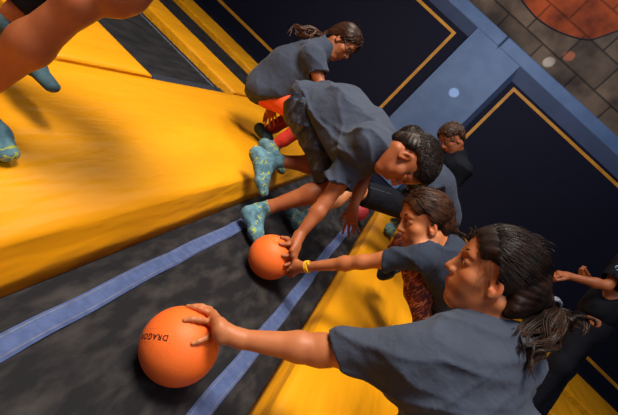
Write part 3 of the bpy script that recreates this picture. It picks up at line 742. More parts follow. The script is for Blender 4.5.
# lettering on the front ball
def ball_text(txt, px, py, size, updir, bold=0.0):
    cu = bpy.data.curves.new('t', 'FONT'); cu.body = txt; cu.size = size; cu.align_x = 'CENTER'; cu.align_y = 'CENTER'; cu.offset = bold; cu.space_character = 1.15; cu.resolution_u = 3
    t = bpy.data.objects.new('t', cu); col.objects.link(t); dg = bpy.context.evaluated_depsgraph_get(); me = bpy.data.meshes.new_from_object(t.evaluated_get(dg))
    import bmesh
    bm = bmesh.new(); bm.from_mesh(me); bmesh.ops.triangulate(bm, faces=bm.faces[:])
    bmesh.ops.subdivide_edges(bm, edges=[e for e in bm.edges if e.calc_length() > size * .25], cuts=2)
    c0 = hit(BC1, BR1, px, py); nn = nrm(c0 - BC1); up = nrm(updir - nn * np.dot(updir, nn)); rt = np.cross(up, nn)
    for v in bm.verts:
        x, y = v.co.x / BR1, v.co.y / BR1
        q = nn * math.cos(math.hypot(x, y)) + (rt * x + up * y) * (math.sin(math.hypot(x, y)) / max(1e-6, math.hypot(x, y)))
        v.co = Vector(q * (BR1 + .0009))
    m2 = bpy.data.meshes.new('lettering'); bm.to_mesh(m2); bm.free(); m2.materials.append(MT['ink'])
    col.objects.unlink(t); bpy.data.objects.remove(t); o = bpy.data.objects.new('lettering', m2); link(o, b1); return o
ball_text('DRAGON', 152, 336, .0195, Dv(.10, -1, 0), .0004)
ball_text('- -- ----- --', 155, 329, .007, Dv(.10, -1, 0))
ball_text('-----', 147, 342.5, .008, Dv(.10, -1, 0))

def chain(points, radii, k=.004, k0=.008):
    return [Cap(points[i], points[i + 1], radii[i], radii[i + 1], k0 if i == 0 else k) for i in range(len(points) - 1)]
def person(loc, label, group='children playing on the trampolines'): return empty('person', loc, label, 'person', group)

# ------------------------------------------------------------------ nearest girl
def front_girl():
    root = person((.62, .95, .11), 'nearest girl, ponytail and grey-blue T-shirt, reaching out to the lower orange ball')
    h = Head(P(494, 275, .95), Dv(-.88, .40, -.22), Dv(.42, .9, .1), 1.0)
    S, E, W = P(404, 358, .90), P(322, 350, .985), P(241, 339, .985)
    S2, E2, W2 = P(518, 360, 1.02), P(492, 420, 1.14), P(440, 440, 1.2)
    nb, chest, waist, pel = P(484, 332, .945), P(470, 365, .93), P(470, 440, .92), P(478, 510, .95)
    X = nrm(S2 - S)
    pr = h.prims() + [Cap(h.p(-.018, 0, -.06), nb, .041, .044, .03), Cap(nb, S, .038, .04, .05), Cap(nb, S2, .038, .04, .05),
                      Cap(chest, waist, .08, .07, .05, X, 1.4), Cap(waist, pel, .07, .08, .05, X, 1.4)]
    pr += arm_prims(S, E, W, 1.12) + [Cap(E + Dv(.2, 1, .3) * .0, E + Dv(-.3, -.1, 0) * .01, .036, .034, .02)]
    pr += arm_prims(S2, E2, W2, 1.0)
    K1, A1 = pel + np.array([-.20, .06, -.19]), pel + np.array([.1, .20, -.215]); K2, A2 = pel + np.array([-.02, -.26, -.20]), pel + np.array([.22, -.06, -.22])
    for K, A in ((K1, A1), (K2, A2)): K[2] = max(K[2], .16); A[2] = .155; pr += leg_prims(pel, K, A, 1.0)
    # hand laid over the ball
    c, r = BC1, BR1; f = lambda x, y, l=.007, b=False: hit(c, r, x, y, l, b)
    ks = [f(207.5, 312.5, .013), f(208.5, 318, .014), f(209, 325.5, .014), f(211, 334.5, .013)]
    mids = [(P(219, 323, .985)), P(220, 327, .975), P(220, 332, .972), P(221, 338, .975)]
    wr = W
    for kn, md in zip(ks, mids): pr += [Cap(wr, md, .0165, .013, .014), Cap(md, kn, .013, .0095, .012)]
    pr += chain([ks[0], f(201, 308.5, .010), f(197.5, 307, .006), f(194, 306, .004)], [.0085, .0078, .0072, .0058])
    pr += chain([ks[1], f(199, 312.5, .011), f(193, 309.5, .007), f(187.5, 307.5, .003)], [.0088, .0080, .0074, .006])
    pr += chain([ks[2], f(198, 322.5, .011), f(191, 321, .007), f(184.5, 321, .003)], [.0086, .0080, .0074, .006])
    pr += chain([ks[3], f(203, 339, .010), f(197.5, 341.5, .006), f(192, 343.3, .003)], [.0080, .0074, .0068, .0056])
    pr += chain([wr + (P(226, 330, 1.0) - wr) * .3, P(224, 336, 1.015), f(214, 336, .008, True), f(207, 332, .006, True)], [.014, .012, .0095, .0075], .004, .012)
    sp = h.spots() + [(f(187.5, 307.5, .008), .0045, (1.25, 1.2, 1.2)), (f(184.5, 321, .008), .0045, (1.25, 1.2, 1.2)), (f(192, 343.3, .008), .0045, (1.25, 1.2, 1.2)), (E, .03, (.95, .82, .78))]
    sdf_obj('body', pr, .0026, MT['skin'], root, spots=sp)
    h.eyes(root, MT['hair_dark'])
    # shirt
    sl, cut = sleeve(S, E, .76, .054, .050, .04); cut[0] = Plane(S + (E - S) * .73, nrm(E - S) + Dv(0, -1, 0) * .5, .12, .003); sl2, cut2 = sleeve(S2, E2, .6, .056, .056, .04)
    sh = [*collar(h, nb)[0], Cap(P(420, 359, .90), P(512, 356, .98), .062, .060, .05), Cap(P(458, 350, .91), P(503, 346, .925), .068, .064, .04), Cap(S, P(472, 350, .92), .050, .06, .05),
          Cap(P(461, 376, .91), P(472, 450, .90), .100, .114, .07, X, 1.55), Cap(P(472, 450, .90), P(478, 505, .93), .112, .12, .05, X, 1.45)] + sl + sl2
    sh += cut + cut2 + [*collar(h, nb)[1], Plane(pel + (pel - waist) * .25, pel - waist, .3)]
    sdf_obj('shirt', sh, .0042, MT['shirt'], root, folds(3, .011, [Dv(.25, 1, 0), Dv(.1, 1, .3), Dv(-.3, 1, 0)], 75))
    sdf_obj('shorts', [Cap(pel, pel + (K1 - pel) * .6, .115, .095, .05), Cap(pel, pel + (K2 - pel) * .6, .115, .095, .05)], .007, MT['dark'], root)
    for K, A in ((K1, A1), (K2, A2)):
        d = nrm((A - K) * [1, 1, 0]); sock(root, K, A, A - d * .02 + [0, 0, -.02], A + d * .17 + [0, 0, -.02], (0, 0, 1), .06, MT['sock'], v=.006)
    tie = h.p(-.115, 0, -.012) ; 
    tie = P(548, 303, .965)
    hp = [Cap(h.p(-.07, 0, -.0), tie, .055, .020, .03), Cap(h.p(-.045, .048, -.045), P(528, 305, .955), .030, .026, .02)]
    hair_cap(root, h, MT['hair_dark'], 1.03, vox=.0034, extra=hp, low=-.02)
    rng = np.random.default_rng(5)
    p1, r1 = strands_back(h, tie, 1100, rng, 1.035, .0009)
    # loose wisps at temple and nape
    for i in range(9):
        a = rng.normal() * .012 - .01; st = h.p(.055 + a, .066, .035 + rng.normal() * .02); pts = [st, h.p(.040 + a, .070, .0), h.p(.030 + a * 1.2, .068, -.035), h.p(.026 + a * 1.5, .060, -.06)]
        if i % 3: pts = pts[:3]
        p1.append(catmull(pts, 10)); r1.append(.0004)
    for i in range(40):
        st = h.p(.078, rng.uniform(-.04, .05), .07 + rng.normal() * .006); p1.append(catmull([st, st + h.F * .012 + h.U * rng.uniform(.0, .012), st + h.F * rng.uniform(.0, .01) - h.U * .01 + h.L * rng.normal() * .01], 8)); r1.append(.0006)
    for i in range(45):
        st = on_skull(h, nrm([rng.uniform(-.6, .5), rng.normal() * .5, 1]), 1.05); d = -h.F * .022 + h.U * rng.uniform(.002, .009) + h.L * rng.normal() * .012; p1.append(catmull([st, st + d, st + d * 1.7 - h.U * .012], 8)); r1.append(.00055)
    tubes('hair', p1, r1, MT['hair_dark'], root)
    td = [tie, P(555, 314, .94), P(547, 330, .90), P(535, 343, .87), P(525, 356, .85), P(516, 374, .835)]
    p2, r2 = tail(td, 420, rng, .025, .0085, .0011, 1.3, .4)
    p3, r3 = tail([tie, P(560, 316, .96), P(573, 321, .95), P(580, 332, .94), P(570, 340, .94)], 70, rng, .020, .012, .0010, 1.5, .5)
    p4, r4 = tail([tie, P(550, 318, .95), P(530, 328, .89), P(514, 336, .865), P(509, 350, .85)], 150, rng, .013, .009, .0010, 1.3, .5)
    ax = nrm(td[1] - tie)
    tubes('ponytail', p2 + p3 + p4, r2 + r3 + r4, MT['hair_mid'], root)
    ax = nrm(td[1] - tie); A = nrm(np.cross(ax, h.L)); Bq = np.cross(ax, A)
    ringp = [tie + ax * .004 + (A * math.cos(t) + Bq * math.sin(t)) * .0235 for t in np.linspace(0, 2 * math.pi, 28)]
    tubes('hair_tie', [ringp, [q + ax * .006 for q in ringp]], [.0045, .0045], MT['steel'], root, 8, False)
    cl = P(541, 310, .94); tubes('hair_clip', [[cl + Dv(-.5, .6, 0) * .008, cl, cl + Dv(.5, -.6, 0) * .010]], [.0045], MT['band'], root, 8, False)
front_girl()

# ------------------------------------------------------------------ bending boy
def boy():
    root = person((-.25, 1.95, .0), 'dark-haired boy bent double in grey T-shirt and dark denim shorts, hand on the middle ball')
    h = Head(P(408, 160, 1.62), Dv(-.30, -.95, -.02), Dv(.95, -.30, .05), 1.07)
    pel, mid, chest, nb = P(311, 110, 2.03), P(338, 112, 1.95), P(368, 132, 1.86), P(381, 143, 1.74)
    Lt = nrm(P(360, 150, 1.76) - P(384, 120, 1.98))
    S1, E1, W1 = P(362, 150, 1.76), P(325, 203, 1.76), P(299, 236, 1.72)
    S2, E2, W2 = P(378, 142, 1.98), P(362, 182, 1.98), P(353, 208, 1.93)
    pr = h.prims() + [Cap(h.p(-.03, 0, -.05), nb, .039, .040, .03), Cap(nb, S1, .038, .04, .05), Cap(nb, S2, .038, .04, .05), Cap(chest, mid, .085, .08, .05, Lt, 1.35), Cap(mid, pel, .08, .09, .05, Lt, 1.3)]
    pr += arm_prims(S1, E1, W1, 1.05) + arm_prims(S2, E2, W2, 1.0)
    HA, KA, AA = P(308, 112, 2.12), P(326, 166, 2.12), P(270, 160, 2.06)
    HB, KB, AB = P(312, 115, 1.98), P(336, 186, 1.94), P(257, 211, 1.96)
    pr += leg_prims(HA, KA, AA, 1.0) + leg_prims(HB, KB, AB, 1.05)
    c, r = BC2, BR2; f = lambda x, y, l=.007, b=False: hit(c, r, x, y, l, b)
    ks = [f(290.5, 246, .014), P(292, 250.5, 1.655), P(293, 255.5, 1.655), P(294.5, 260, 1.66)]
    for i, kn in enumerate(ks): pr += [Cap(W1, (W1 + kn) / 2, .019, .014, .014), Cap((W1 + kn) / 2, kn, .014, .0105, .012)]
    pr += chain([ks[0], f(286, 245.5, .011), f(282.5, 245.2, .008), f(279.3, 244.6, .004)], [.0098, .0092, .0085, .007])
    pr += chain([ks[1], f(288.5, 253.5, .015), f(285, 255.8, .008), f(281.8, 255.8, .004)], [.0098, .0092, .0085, .007])
    pr += chain([ks[2], f(290.5, 259.5, .018), f(287.5, 263, .010), f(284, 265.2, .004)], [.0098, .009, .0082, .0068])
    pr += chain([ks[3], P(293.5, 264.5, 1.65), P(291, 268, 1.65), P(287.5, 270.5, 1.655)], [.0092, .0084, .0078, .0064])
    pr += chain([W1, P(290, 243, 1.70), f(286, 240.5, .010), f(281, 238.5, .006)], [.015, .0125, .0105, .008], .004, .012)
    # hanging hand
    D = nrm(P(349, 238, 1.93) - W2); 
    pr += hand_prims(W2, D, Dv(.5, .0, -.8), Dv(-1, -.2, .2), .98, (.12, .2, .25, .3), .22, (.75, .2))
    sdf_obj('body', pr, .0036, MT['skin2'], root, spots=h.spots())
    h.eyes(root, MT['hair_dark'], look=(0, -.15))
    s1, c1 = sleeve(S1, E1, .62, .066, .066, .06); s2, c2 = sleeve(S2, E2, .62, .056, .058, .05)
    cn = P(386, 153, 1.68); dn = Dv(.87, -.50, .0)
    sh = [Cap(cn - dn * .07, cn, .088, .078, .04), Cap(P(306, 102, 2.04), P(340, 112, 1.95), .098, .12, .06, Lt, 1.25), Cap(P(340, 115, 1.95), P(368, 132, 1.87), .125, .105, .06, Lt, 1.2), Cap(S1, S2, .075, .07, .06), Cap(P(330, 138, 1.92), P(345, 150, 1.85), .06, .07, .08, Lt, 1.3),
          Cap(P(368, 130, 1.86), P(384, 138, 1.80), .085, .062, .05)] + s1 + s2
    sh += c1 + c2 + [Plane(cn, dn, .12), Cap(cn - dn * .012, cn + dn * .1, .066, .066, k=.004, op='-'), Plane(P(313, 127, 1.95), Dv(-.886, -.465, 0), .30)]
    sdf_obj('shirt', sh, .0055, MT['shirt'], root, folds(8, .014, [Dv(.9, .5, 0), Dv(1, .1, .2), Dv(.5, .8, 0)], 46))
    H1 = [Cap(P(306, 108, 2.03), P(316, 122, 2.03), .105, .105, .05, Lt, 1.3), Cap(HA, HA * .25 + KA * .75, .092, .078, .05), Cap(HB, HB * .2 + KB * .8, .098, .086, .05)]
    cA = HA * .18 + KA * .82; cB = HB * .12 + KB * .88
    H1 += [Cap(cA, cA + (KA - HA) * .2, .076, .076, .04), Cap(cB, cB + (KB - HB) * .2, .084, .082, .04), Plane(cB + (KB - HB) * .04, KB - HB, .16), Cap(cB, cB + (KB - HB) * .3, .072, .074, k=.004, op='-'), Plane(P(293, 98, 2.03), Dv(-.7, .8, 0), .09)]
    sdf_obj('denim_shorts', H1, .0055, MT['denim'], root, folds(15, .012, [Dv(.3, 1, 0), Dv(-.4, 1, 0)], 60))
    # shorts details: back pocket and side seam
    def onbody(px, py, d): return P(px, py, d)
    sock(root, KA, AA, P(251, 150, 2.06), P(261, 197, 2.04), Dv(.9, .1, .3), .05, MT['sock'], v=.004, g=1.05)
    sock(root, KB, AB, P(242, 211, 1.94), P(256, 247, 1.89), Dv(.9, .35, .2), .05, MT['sock'], v=.004, g=1.05)
    hair_cap(root, h, MT['hair_dark'], 1.07, vox=.0045, extra=[Cap(h.p(-.06, 0, -.02), h.p(-.060, 0, -.052), .046, .040, .02)], amp=.0008)
    rng = np.random.default_rng(9); p, r_ = tufts(h, 3600, rng, .0010, .022, 1.065, -.35, .35)
    tubes('hair', p, r_, MT['hair_dark'], root, 3)
boy()

# ------------------------------------------------------------------ girl with the yellow wristband
def girl_two():
    root = person((.66, 1.75, .1), 'girl in navy T-shirt and red patterned leggings with a yellow wristband, touching the middle ball')
    h = Head(P(425, 221, 1.5), Dv(-.99, -.06, .12), Dv(-.06, .99, .05), 1.0)
    nb = P(444, 250, 1.52); S, E, W = P(422, 257, 1.42), P(362, 262, 1.50), P(305, 267, 1.62)
    S2, E2, W2 = P(448, 252, 1.66), P(444, 288, 1.80), P(428, 310, 1.72)
    chest, pel = P(446, 272, 1.54), P(462, 322, 1.64); Lt = nrm(S2 - S)
    pr = h.prims() + [Cap(h.p(-.018, 0, -.06), nb, .041, .044, .03), Cap(nb, S, .036, .036, .05), Cap(nb, S2, .036, .036, .05), Cap(chest, pel, .08, .085, .05, Lt, 1.3)]
    pr += arm_prims(S, E, W, .84) + arm_prims(S2, E2, W2, .84)
    K1, A1 = P(415, 268, 1.56), P(425, 338, 1.58); K2, A2 = P(403, 243, 1.84), P(391, 264, 2.06)
    pr += leg_prims(pel, K1, A1, .95) + leg_prims(pel, K2, A2, .9)
    c, r = BC2, BR2
    ks = [P(295.5, 262, 1.655), P(295, 265.5, 1.65), P(294.5, 269, 1.65), P(295, 272.5, 1.66)]
    for kn in ks: pr += [Cap(W, kn, .0155, .0105, .012)]
    tips = [(287, 266), (285.5, 270.5), (286.5, 274), (289, 276.5)]
    for kn, t in zip(ks, tips):
        tp = hit(c, r, *t, .005); mdl = (kn + tp) / 2 + nrm((kn + tp) / 2 - c) * .006; pr += chain([kn, mdl, tp], [.009, .008, .006])
    pr += chain([W, P(297, 261.5, 1.69), P(291, 258, 1.70), hit(c, r, 288, 256, .006)], [.014, .011, .009, .007], .004, .01)
    sp = h.spots(); sdf_obj('body', pr, .0032, MT['skin'], root, spots=sp)
    h.eyes(root, MT['hair_brown'])
    s1, c1 = sleeve(S, E, .60, .043, .038, .02); s2, c2 = sleeve(S2, E2, .6, .055, .05, .04)
    sh = [*collar(h, nb)[0], Cap(S, nb, .044, .048, .04), Cap(S2, nb, .055, .052, .05), Cap(P(446, 268, 1.53), P(460, 300, 1.6), .095, .10, .06, Lt, 1.25), Cap(P(460, 300, 1.6), P(468, 325, 1.65), .10, .11, .06, Lt, 1.25)] + s1 + s2
    sh += c1 + c2 + [*collar(h, nb)[1]]
    sdf_obj('shirt', sh, .0048, MT['shirt2'], root, folds(31, .010, [Dv(.6, .8, 0), Dv(1, .3, 0)], 60))
    lg = leg_prims(pel, K1, A1, 1.12)[:4] + leg_prims(pel, K2, A2, .98)
    sdf_obj('patterned_leggings', lg, .006, MT['leggings'], root, folds(33, .006, [Dv(.1, 1, 0), Dv(.5, .8, .2)], 70))
    sock(root, K2, A2, P(400, 268, 2.10), P(381, 281, 2.0), Dv(-.1, 1, 0), .04, MT['sockdark'], v=.0055)
    sock(root, K1, A1, P(434, 340, 1.6), P(404, 352, 1.5), Dv(0, 1, 0), .04, MT['sock'], v=.006)
    # wristband
    ax = nrm(E - W); cb = W + ax * .012; A = nrm(np.cross(ax, [0, .2, 1])); B = np.cross(ax, A)
    rp = [cb + (A * math.cos(t) + B * math.sin(t)) * .0225 for t in np.linspace(0, 2 * math.pi, 30)]
    tubes('wristband', [[q + ax * o for q in rp] for o in (-.005, 0, .005)], [.0035] * 3, MT['band'], root, 8, False)
    bk = cb + Dv(.0, .6, .8) * .0235; box('wristband_clasp', bk, (.014, .010, .012), MT['band'], root, bev=.002)
    tie = P(453, 229, 1.5)
    hair_cap(root, h, MT['hair_brown'], 1.03, vox=.0045, extra=[Cap(h.p(-.07, 0, 0), tie, .05, .02, .03)])
    rng = np.random.default_rng(15); p1, r1 = strands_back(h, tie, 420, rng, 1.035, .0015)
    tubes('hair', p1, r1, MT['hair_brown'], root)
    p2, r2 = tail([tie, P(461, 236, 1.49), P(463, 248, 1.5), P(458, 262, 1.5)], 70, rng, .025, .008, .0016)
    tubes('ponytail', p2, r2, MT['hair_brown'], root)
    ax = nrm(P(461, 236, 1.49) - tie); A = nrm(np.cross(ax, h.L)); B = np.cross(ax, A)
    tubes('hair_tie', [[tie + (A * math.cos(t) + B * math.sin(t)) * .022 for t in np.linspace(0, 6.283, 24)]], [.006], MT['dark'], root, 8, False)
girl_two()

# ------------------------------------------------------------------ girl crouching at the back, glasses and orange shorts
def back_girl():
    root = person((-.72, 2.6, PADZ), 'ponytailed girl with glasses and orange shorts squatting on the yellow pad at the back left')
    h = Head(P(343, 42, 2.5), Dv(.40, -.90, .12), Dv(.90, .40, .1), 1.0)
    pel, mid, chest, nb = P(270, 88, 2.56), P(287, 68, 2.54), P(306, 58, 2.52), P(324, 50, 2.5)
    S, E, W = P(313, 58, 2.38), P(321, 86, 2.36), P(330, 108, 2.4)
    S2, E2, W2 = P(303, 62, 2.66), P(285, 90, 2.75), P(271, 107, 2.66)
    Lt = nrm(S - S2)
    pr = h.prims() + [Cap(h.p(-.018, 0, -.06), nb, .041, .044, .03), Cap(nb, S, .036, .036, .05), Cap(nb, S2, .036, .036, .05), Cap(chest, mid, .08, .075, .05, Lt, 1.3), Cap(mid, pel, .075, .09, .05, Lt, 1.3)]
    pr += arm_prims(S, E, W, .95) + arm_prims(S2, E2, W2, .9)
    pr += hand_prims(W2, P(271, 123, 2.6) - W2, Dv(.2, .1, -1), Dv(-1, 0, 0), 1.05, (.1, .15, .2, .2), .22, (.6, .2))
    pr += hand_prims(W, Dv(.2, -1, 0), Dv(-1, 0, 0), Dv(0, 0, -1), 1.0)
    K1, A1 = P(316, 118, 2.46), P(273, 147, 2.55); K2, A2 = P(306, 108, 2.66), P(264, 133, 2.72)
    pr += leg_prims(pel, K1, A1, .95) + leg_prims(pel, K2, A2, .95)
    sdf_obj('body', pr, .0045, MT['skin2'], root, spots=h.spots())
    h.eyes(root, MT['hair_brown'])
    s1, c1 = sleeve(S, E, .6, .06, .058, .05); s2, c2 = sleeve(S2, E2, .6, .06, .058, .05)
    hem = nrm(P(262, 90, 2.56) - P(290, 66, 2.54))
    sh = [*collar(h, nb)[0], Cap(P(264, 85, 2.57), mid, .115, .12, .06, Lt, 1.2), Cap(mid, chest, .12, .10, .06, Lt, 1.2), Cap(P(262, 92, 2.5), P(300, 80, 2.5), .085, .09, .06), Cap(S, S2, .07, .07, .05), Cap(chest, nb, .09, .062, .04)] + s1 + s2
    sh += c1 + c2 + [*collar(h, nb)[1], Plane(P(262, 99, 2.5), Dv(-.08, -1, 0), .5)]
    sdf_obj('shirt', sh, .007, MT['shirt'], root, folds(41, .014, [Dv(.6, .8, 0), Dv(1, -.3, 0)], 40))
    sdf_obj('shorts', [Cap(P(268, 95, 2.60), P(278, 97, 2.58), .085, .085, .05), Cap(P(272, 96, 2.56), P(292, 108, 2.5), .075, .072, .04), Cap(P(272, 94, 2.62), P(290, 106, 2.62), .075, .07, .04)], .008, MT['orange_sh'], root, folds(43, .007, [Dv(.3, 1, 0)], 40))
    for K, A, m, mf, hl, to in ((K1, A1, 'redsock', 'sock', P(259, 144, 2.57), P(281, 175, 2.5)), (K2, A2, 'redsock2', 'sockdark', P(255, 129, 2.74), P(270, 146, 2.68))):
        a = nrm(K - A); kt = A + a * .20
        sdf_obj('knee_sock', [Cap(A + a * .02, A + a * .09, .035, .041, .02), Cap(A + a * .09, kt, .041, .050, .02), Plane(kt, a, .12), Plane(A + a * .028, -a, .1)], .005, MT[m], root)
        sock(root, K, A, hl, to, Dv(.8, .3, .3), .03, MT[mf], v=.005, g=1.0)
    # glasses
    for q in (1, -1):
        c_ = h.p(.092, q * .031, .002); rp = [c_ + h.s * (h.L * .019 * math.cos(t) + h.U * .015 * math.sin(t)) for t in np.linspace(0, 6.283, 20)]
        if q == 1: ga = [rp]
        else: ga.append(rp)
        ga.append([h.p(.09, q * .050, .004), h.p(.05, q * .070, .004), h.p(-.005, q * .077, .004)])
    ga.append([h.p(.094, .012, .003), h.p(.098, 0, .004), h.p(.094, -.012, .003)])
    tubes('glasses', ga, [.0022] * 5, MT['glasses'], root, 6, False)
    tie = P(324, 35, 2.5)
    hair_cap(root, h, MT['hair_brown'], 1.04, vox=.006, extra=[Cap(h.p(-.07, 0, 0), tie, .045, .02, .03)])
    rng = np.random.default_rng(25); p1, r1 = strands_back(h, tie, 240, rng, 1.04, .002)
    for i in range(9):
        st = on_skull(h, nrm([rng.uniform(-.6, .5), rng.normal() * .5, 1]), 1.05); d = -h.F * .04 + h.U * rng.uniform(.0, .03) + h.L * rng.normal() * .02; p1.append(catmull([st, st + d * .6, st + d * 1.2], 7)); r1.append(.0009)
    tubes('hair', p1, r1, MT['hair_brown'], root)
    p2, r2 = tail([tie, P(312, 31, 2.48), P(301, 33, 2.48), P(293, 31, 2.48), P(289, 40, 2.47)], 110, rng, .028, .012, .0021, 1.6)
    p3, r3 = tail([tie, P(316, 36, 2.46), P(304, 38, 2.45), P(296, 41, 2.45)], 50, rng, .02, .012, .002, 1.8)
    tubes('ponytail', p2 + p3, r2 + r3, MT['hair_light'], root)
back_girl()

# ------------------------------------------------------------------ squatting person behind the boy's head
def squatter():
    root = person((.2, 2.75, .03), 'squatting child in grey T-shirt and black shorts, head behind the bending boy\'s head')
    h = Head(P(411, 145, 2.62), Dv(-.8, -.5, .0), Dv(.35, .9, .1), 1.0)
    nb, chest, pel = P(415, 163, 2.62), P(425, 178, 2.65), P(441, 224, 2.75)
    S, E, W = P(420, 172, 2.48), P(432, 205, 2.45), P(422, 226, 2.4); S2, E2, W2 = P(412, 168, 2.78), P(428, 196, 2.85), P(426, 222, 2.75)
    Lt = nrm(S - S2)
    H1, K1, A1 = P(432, 214, 2.68), P(352, 190, 2.50), P(301, 219, 2.40)
    H2, K2, A2 = P(438, 212, 2.85), P(396, 198, 2.85), P(404, 226, 2.95)
    pr = h.prims() + [Cap(h.p(-.018, 0, -.06), nb, .041, .044, .03), Cap(nb, S, .036, .036, .05), Cap(nb, S2, .036, .036, .05), Cap(chest, pel, .08, .085, .05, Lt, 1.3)]
    pr += arm_prims(S, E, W, .95) + arm_prims(S2, E2, W2, .95) + leg_prims(H1, K1, A1, 1.0) + leg_prims(H2, K2, A2, 1.0)
    pr += hand_prims(W, Dv(-.2, -1, 0), Dv(0, 0, -1), Dv(-1, 0, 0), 1.0) + hand_prims(W2, Dv(-.2, -1, 0), Dv(0, 0, -1), Dv(1, 0, 0), 1.0)
    sdf_obj('body', pr, .005, MT['skin3'], root, spots=h.spots()); h.eyes(root, MT['hair_dark'])
    s1, c1 = sleeve(S, E, .6, .062, .062, .05); s2, c2 = sleeve(S2, E2, .6, .06, .06, .05)
    sh = [Cap(P(421, 168, 2.63), P(432, 186, 2.66), .115, .135, .07, Lt, 1.25), Cap(P(432, 186, 2.66), P(442, 216, 2.73), .135, .125, .06, Lt, 1.2), Cap(S, S2, .07, .07, .05)] + s1 + s2 + c1 + c2
    sdf_obj('shirt', sh, .007, MT['shirt'], root, folds(51, .010, [Dv(.7, .7, 0), Dv(1, -.2, 0)], 36))
    sr = [Cap(P(436, 216, 2.73), P(428, 212, 2.7), .11, .10, .05)]
    for Hq, Kq, rr in ((H1, K1, .082), (H2, K2, .08)):
        e = Hq + (Kq - Hq) * .86; sr += [Cap(Hq, e + (Kq - Hq) * .08, .095, rr, .03), Plane(e, Kq - Hq, .12)]
    sdf_obj('shorts', sr, .007, MT['dark'], root, folds(53, .006, [Dv(.5, .8, 0)], 40))
    e1 = [P(372, 181, 2.37), P(386, 190, 2.36), P(402, 196, 2.37)]
    tubes('shorts_piping', [catmull([H1 + (K1 - H1) * t + Dv(.15, .45, .9) * .0865 for t in (.15, .4, .6, .84)], 12)], [.003], MT['shirt'], root, 6, False)
    sock(root, K1, A1, P(286, 212, 2.42), P(297, 233, 2.33), Dv(.8, .5, .3), .045, MT['sock'], v=.005)
    sock(root, K2, A2, P(408, 232, 3.0), P(392, 222, 2.85), Dv(.2, 1, 0), .045, MT['sock'], v=.006)
    hair_cap(root, h, MT['hair_dark'], 1.05, vox=.006, amp=.0008)
    rng = np.random.default_rng(19); p, r_ = tufts(h, 350, rng, .0026, .03, 1.04, -.3, .3); tubes('hair', p, r_, MT['hair_dark'], root, 3)
squatter()

# ------------------------------------------------------------------ child farthest back
def far_child():
    root = person((.25, 3.3, .11), 'farthest child, tousled brown hair, only the head showing above the squatting child\'s back')
    h = Head(P(452, 139, 3.1), Dv(-.86, -.45, .2), Dv(-.35, .9, .1), 1.02)
    nb = P(459, 156, 3.12); pel = nb + np.array([.05, .1, -.46]); 
    pr = h.prims() + [Cap(h.p(-.018, 0, -.06), nb, .041, .044, .03), Cap(nb + [0, 0, -.12], pel, .075, .09, .05, Xc, 1.3)]
    sh = []; Xl = Xc
    for q in (1, -1):
        S = nb + Xl * .13 * q + [0, 0, -.06]; E = S + np.array([.05 * q, .0, -.2]); W = E + np.array([-.03 * q, -.15, -.08]); pr += arm_prims(S, E, W, .95) + hand_prims(W, [0, -.8, -.5], [0, -.3, -.9], Xl * -q, .95)
        K = pel + np.array([.12 * q + .12, -.16, .0]); A = K + np.array([0, .08, -.25]); A[2] = .16; pr += leg_prims(pel + Xl * .08 * q, K, A, .95)
        s1, c1 = sleeve(S, E, .6, .058, .056, .05); sh += s1 + c1 + [Cap(nb + [0, 0, -.05], S, .055, .055, .05)]
        sock(root, K, A, A + [0, .05, -.03], A + [0, -.14, -.03], (0, 0, 1), .05, MT['sock'], v=.007)
    sdf_obj('body', pr, .0055, MT['skin2'], root, spots=h.spots()); h.eyes(root, MT['hair_brown'])
    sdf_obj('shirt', [Cap(nb + [0, 0, -.1], pel, .115, .12, .06, Xc, 1.3)] + [q for q in sh if q.op == '+'] + collar(h, nb)[0] + [q for q in sh if q.op != '+'] + collar(h, nb)[1], .008, MT['dark'], root, folds(61, .008, [Dv(.7, .7, 0)], 36))
    sdf_obj('shorts', [Cap(pel + Xc * .08 * q, pel + Xc * .09 * q + np.array([0, -.2, 0]), .10, .085, .04) for q in (1, -1)], .009, MT['dark'], root)
    hair_cap(root, h, MT['hair_brown'], 1.08, vox=.006, amp=.001)
    rng = np.random.default_rng(29); p, r_ = tufts(h, 500, rng, .003, .042, 1.07, -.5, .8); tubes('hair', p, r_, MT['hair_light'], root, 3)
far_child()

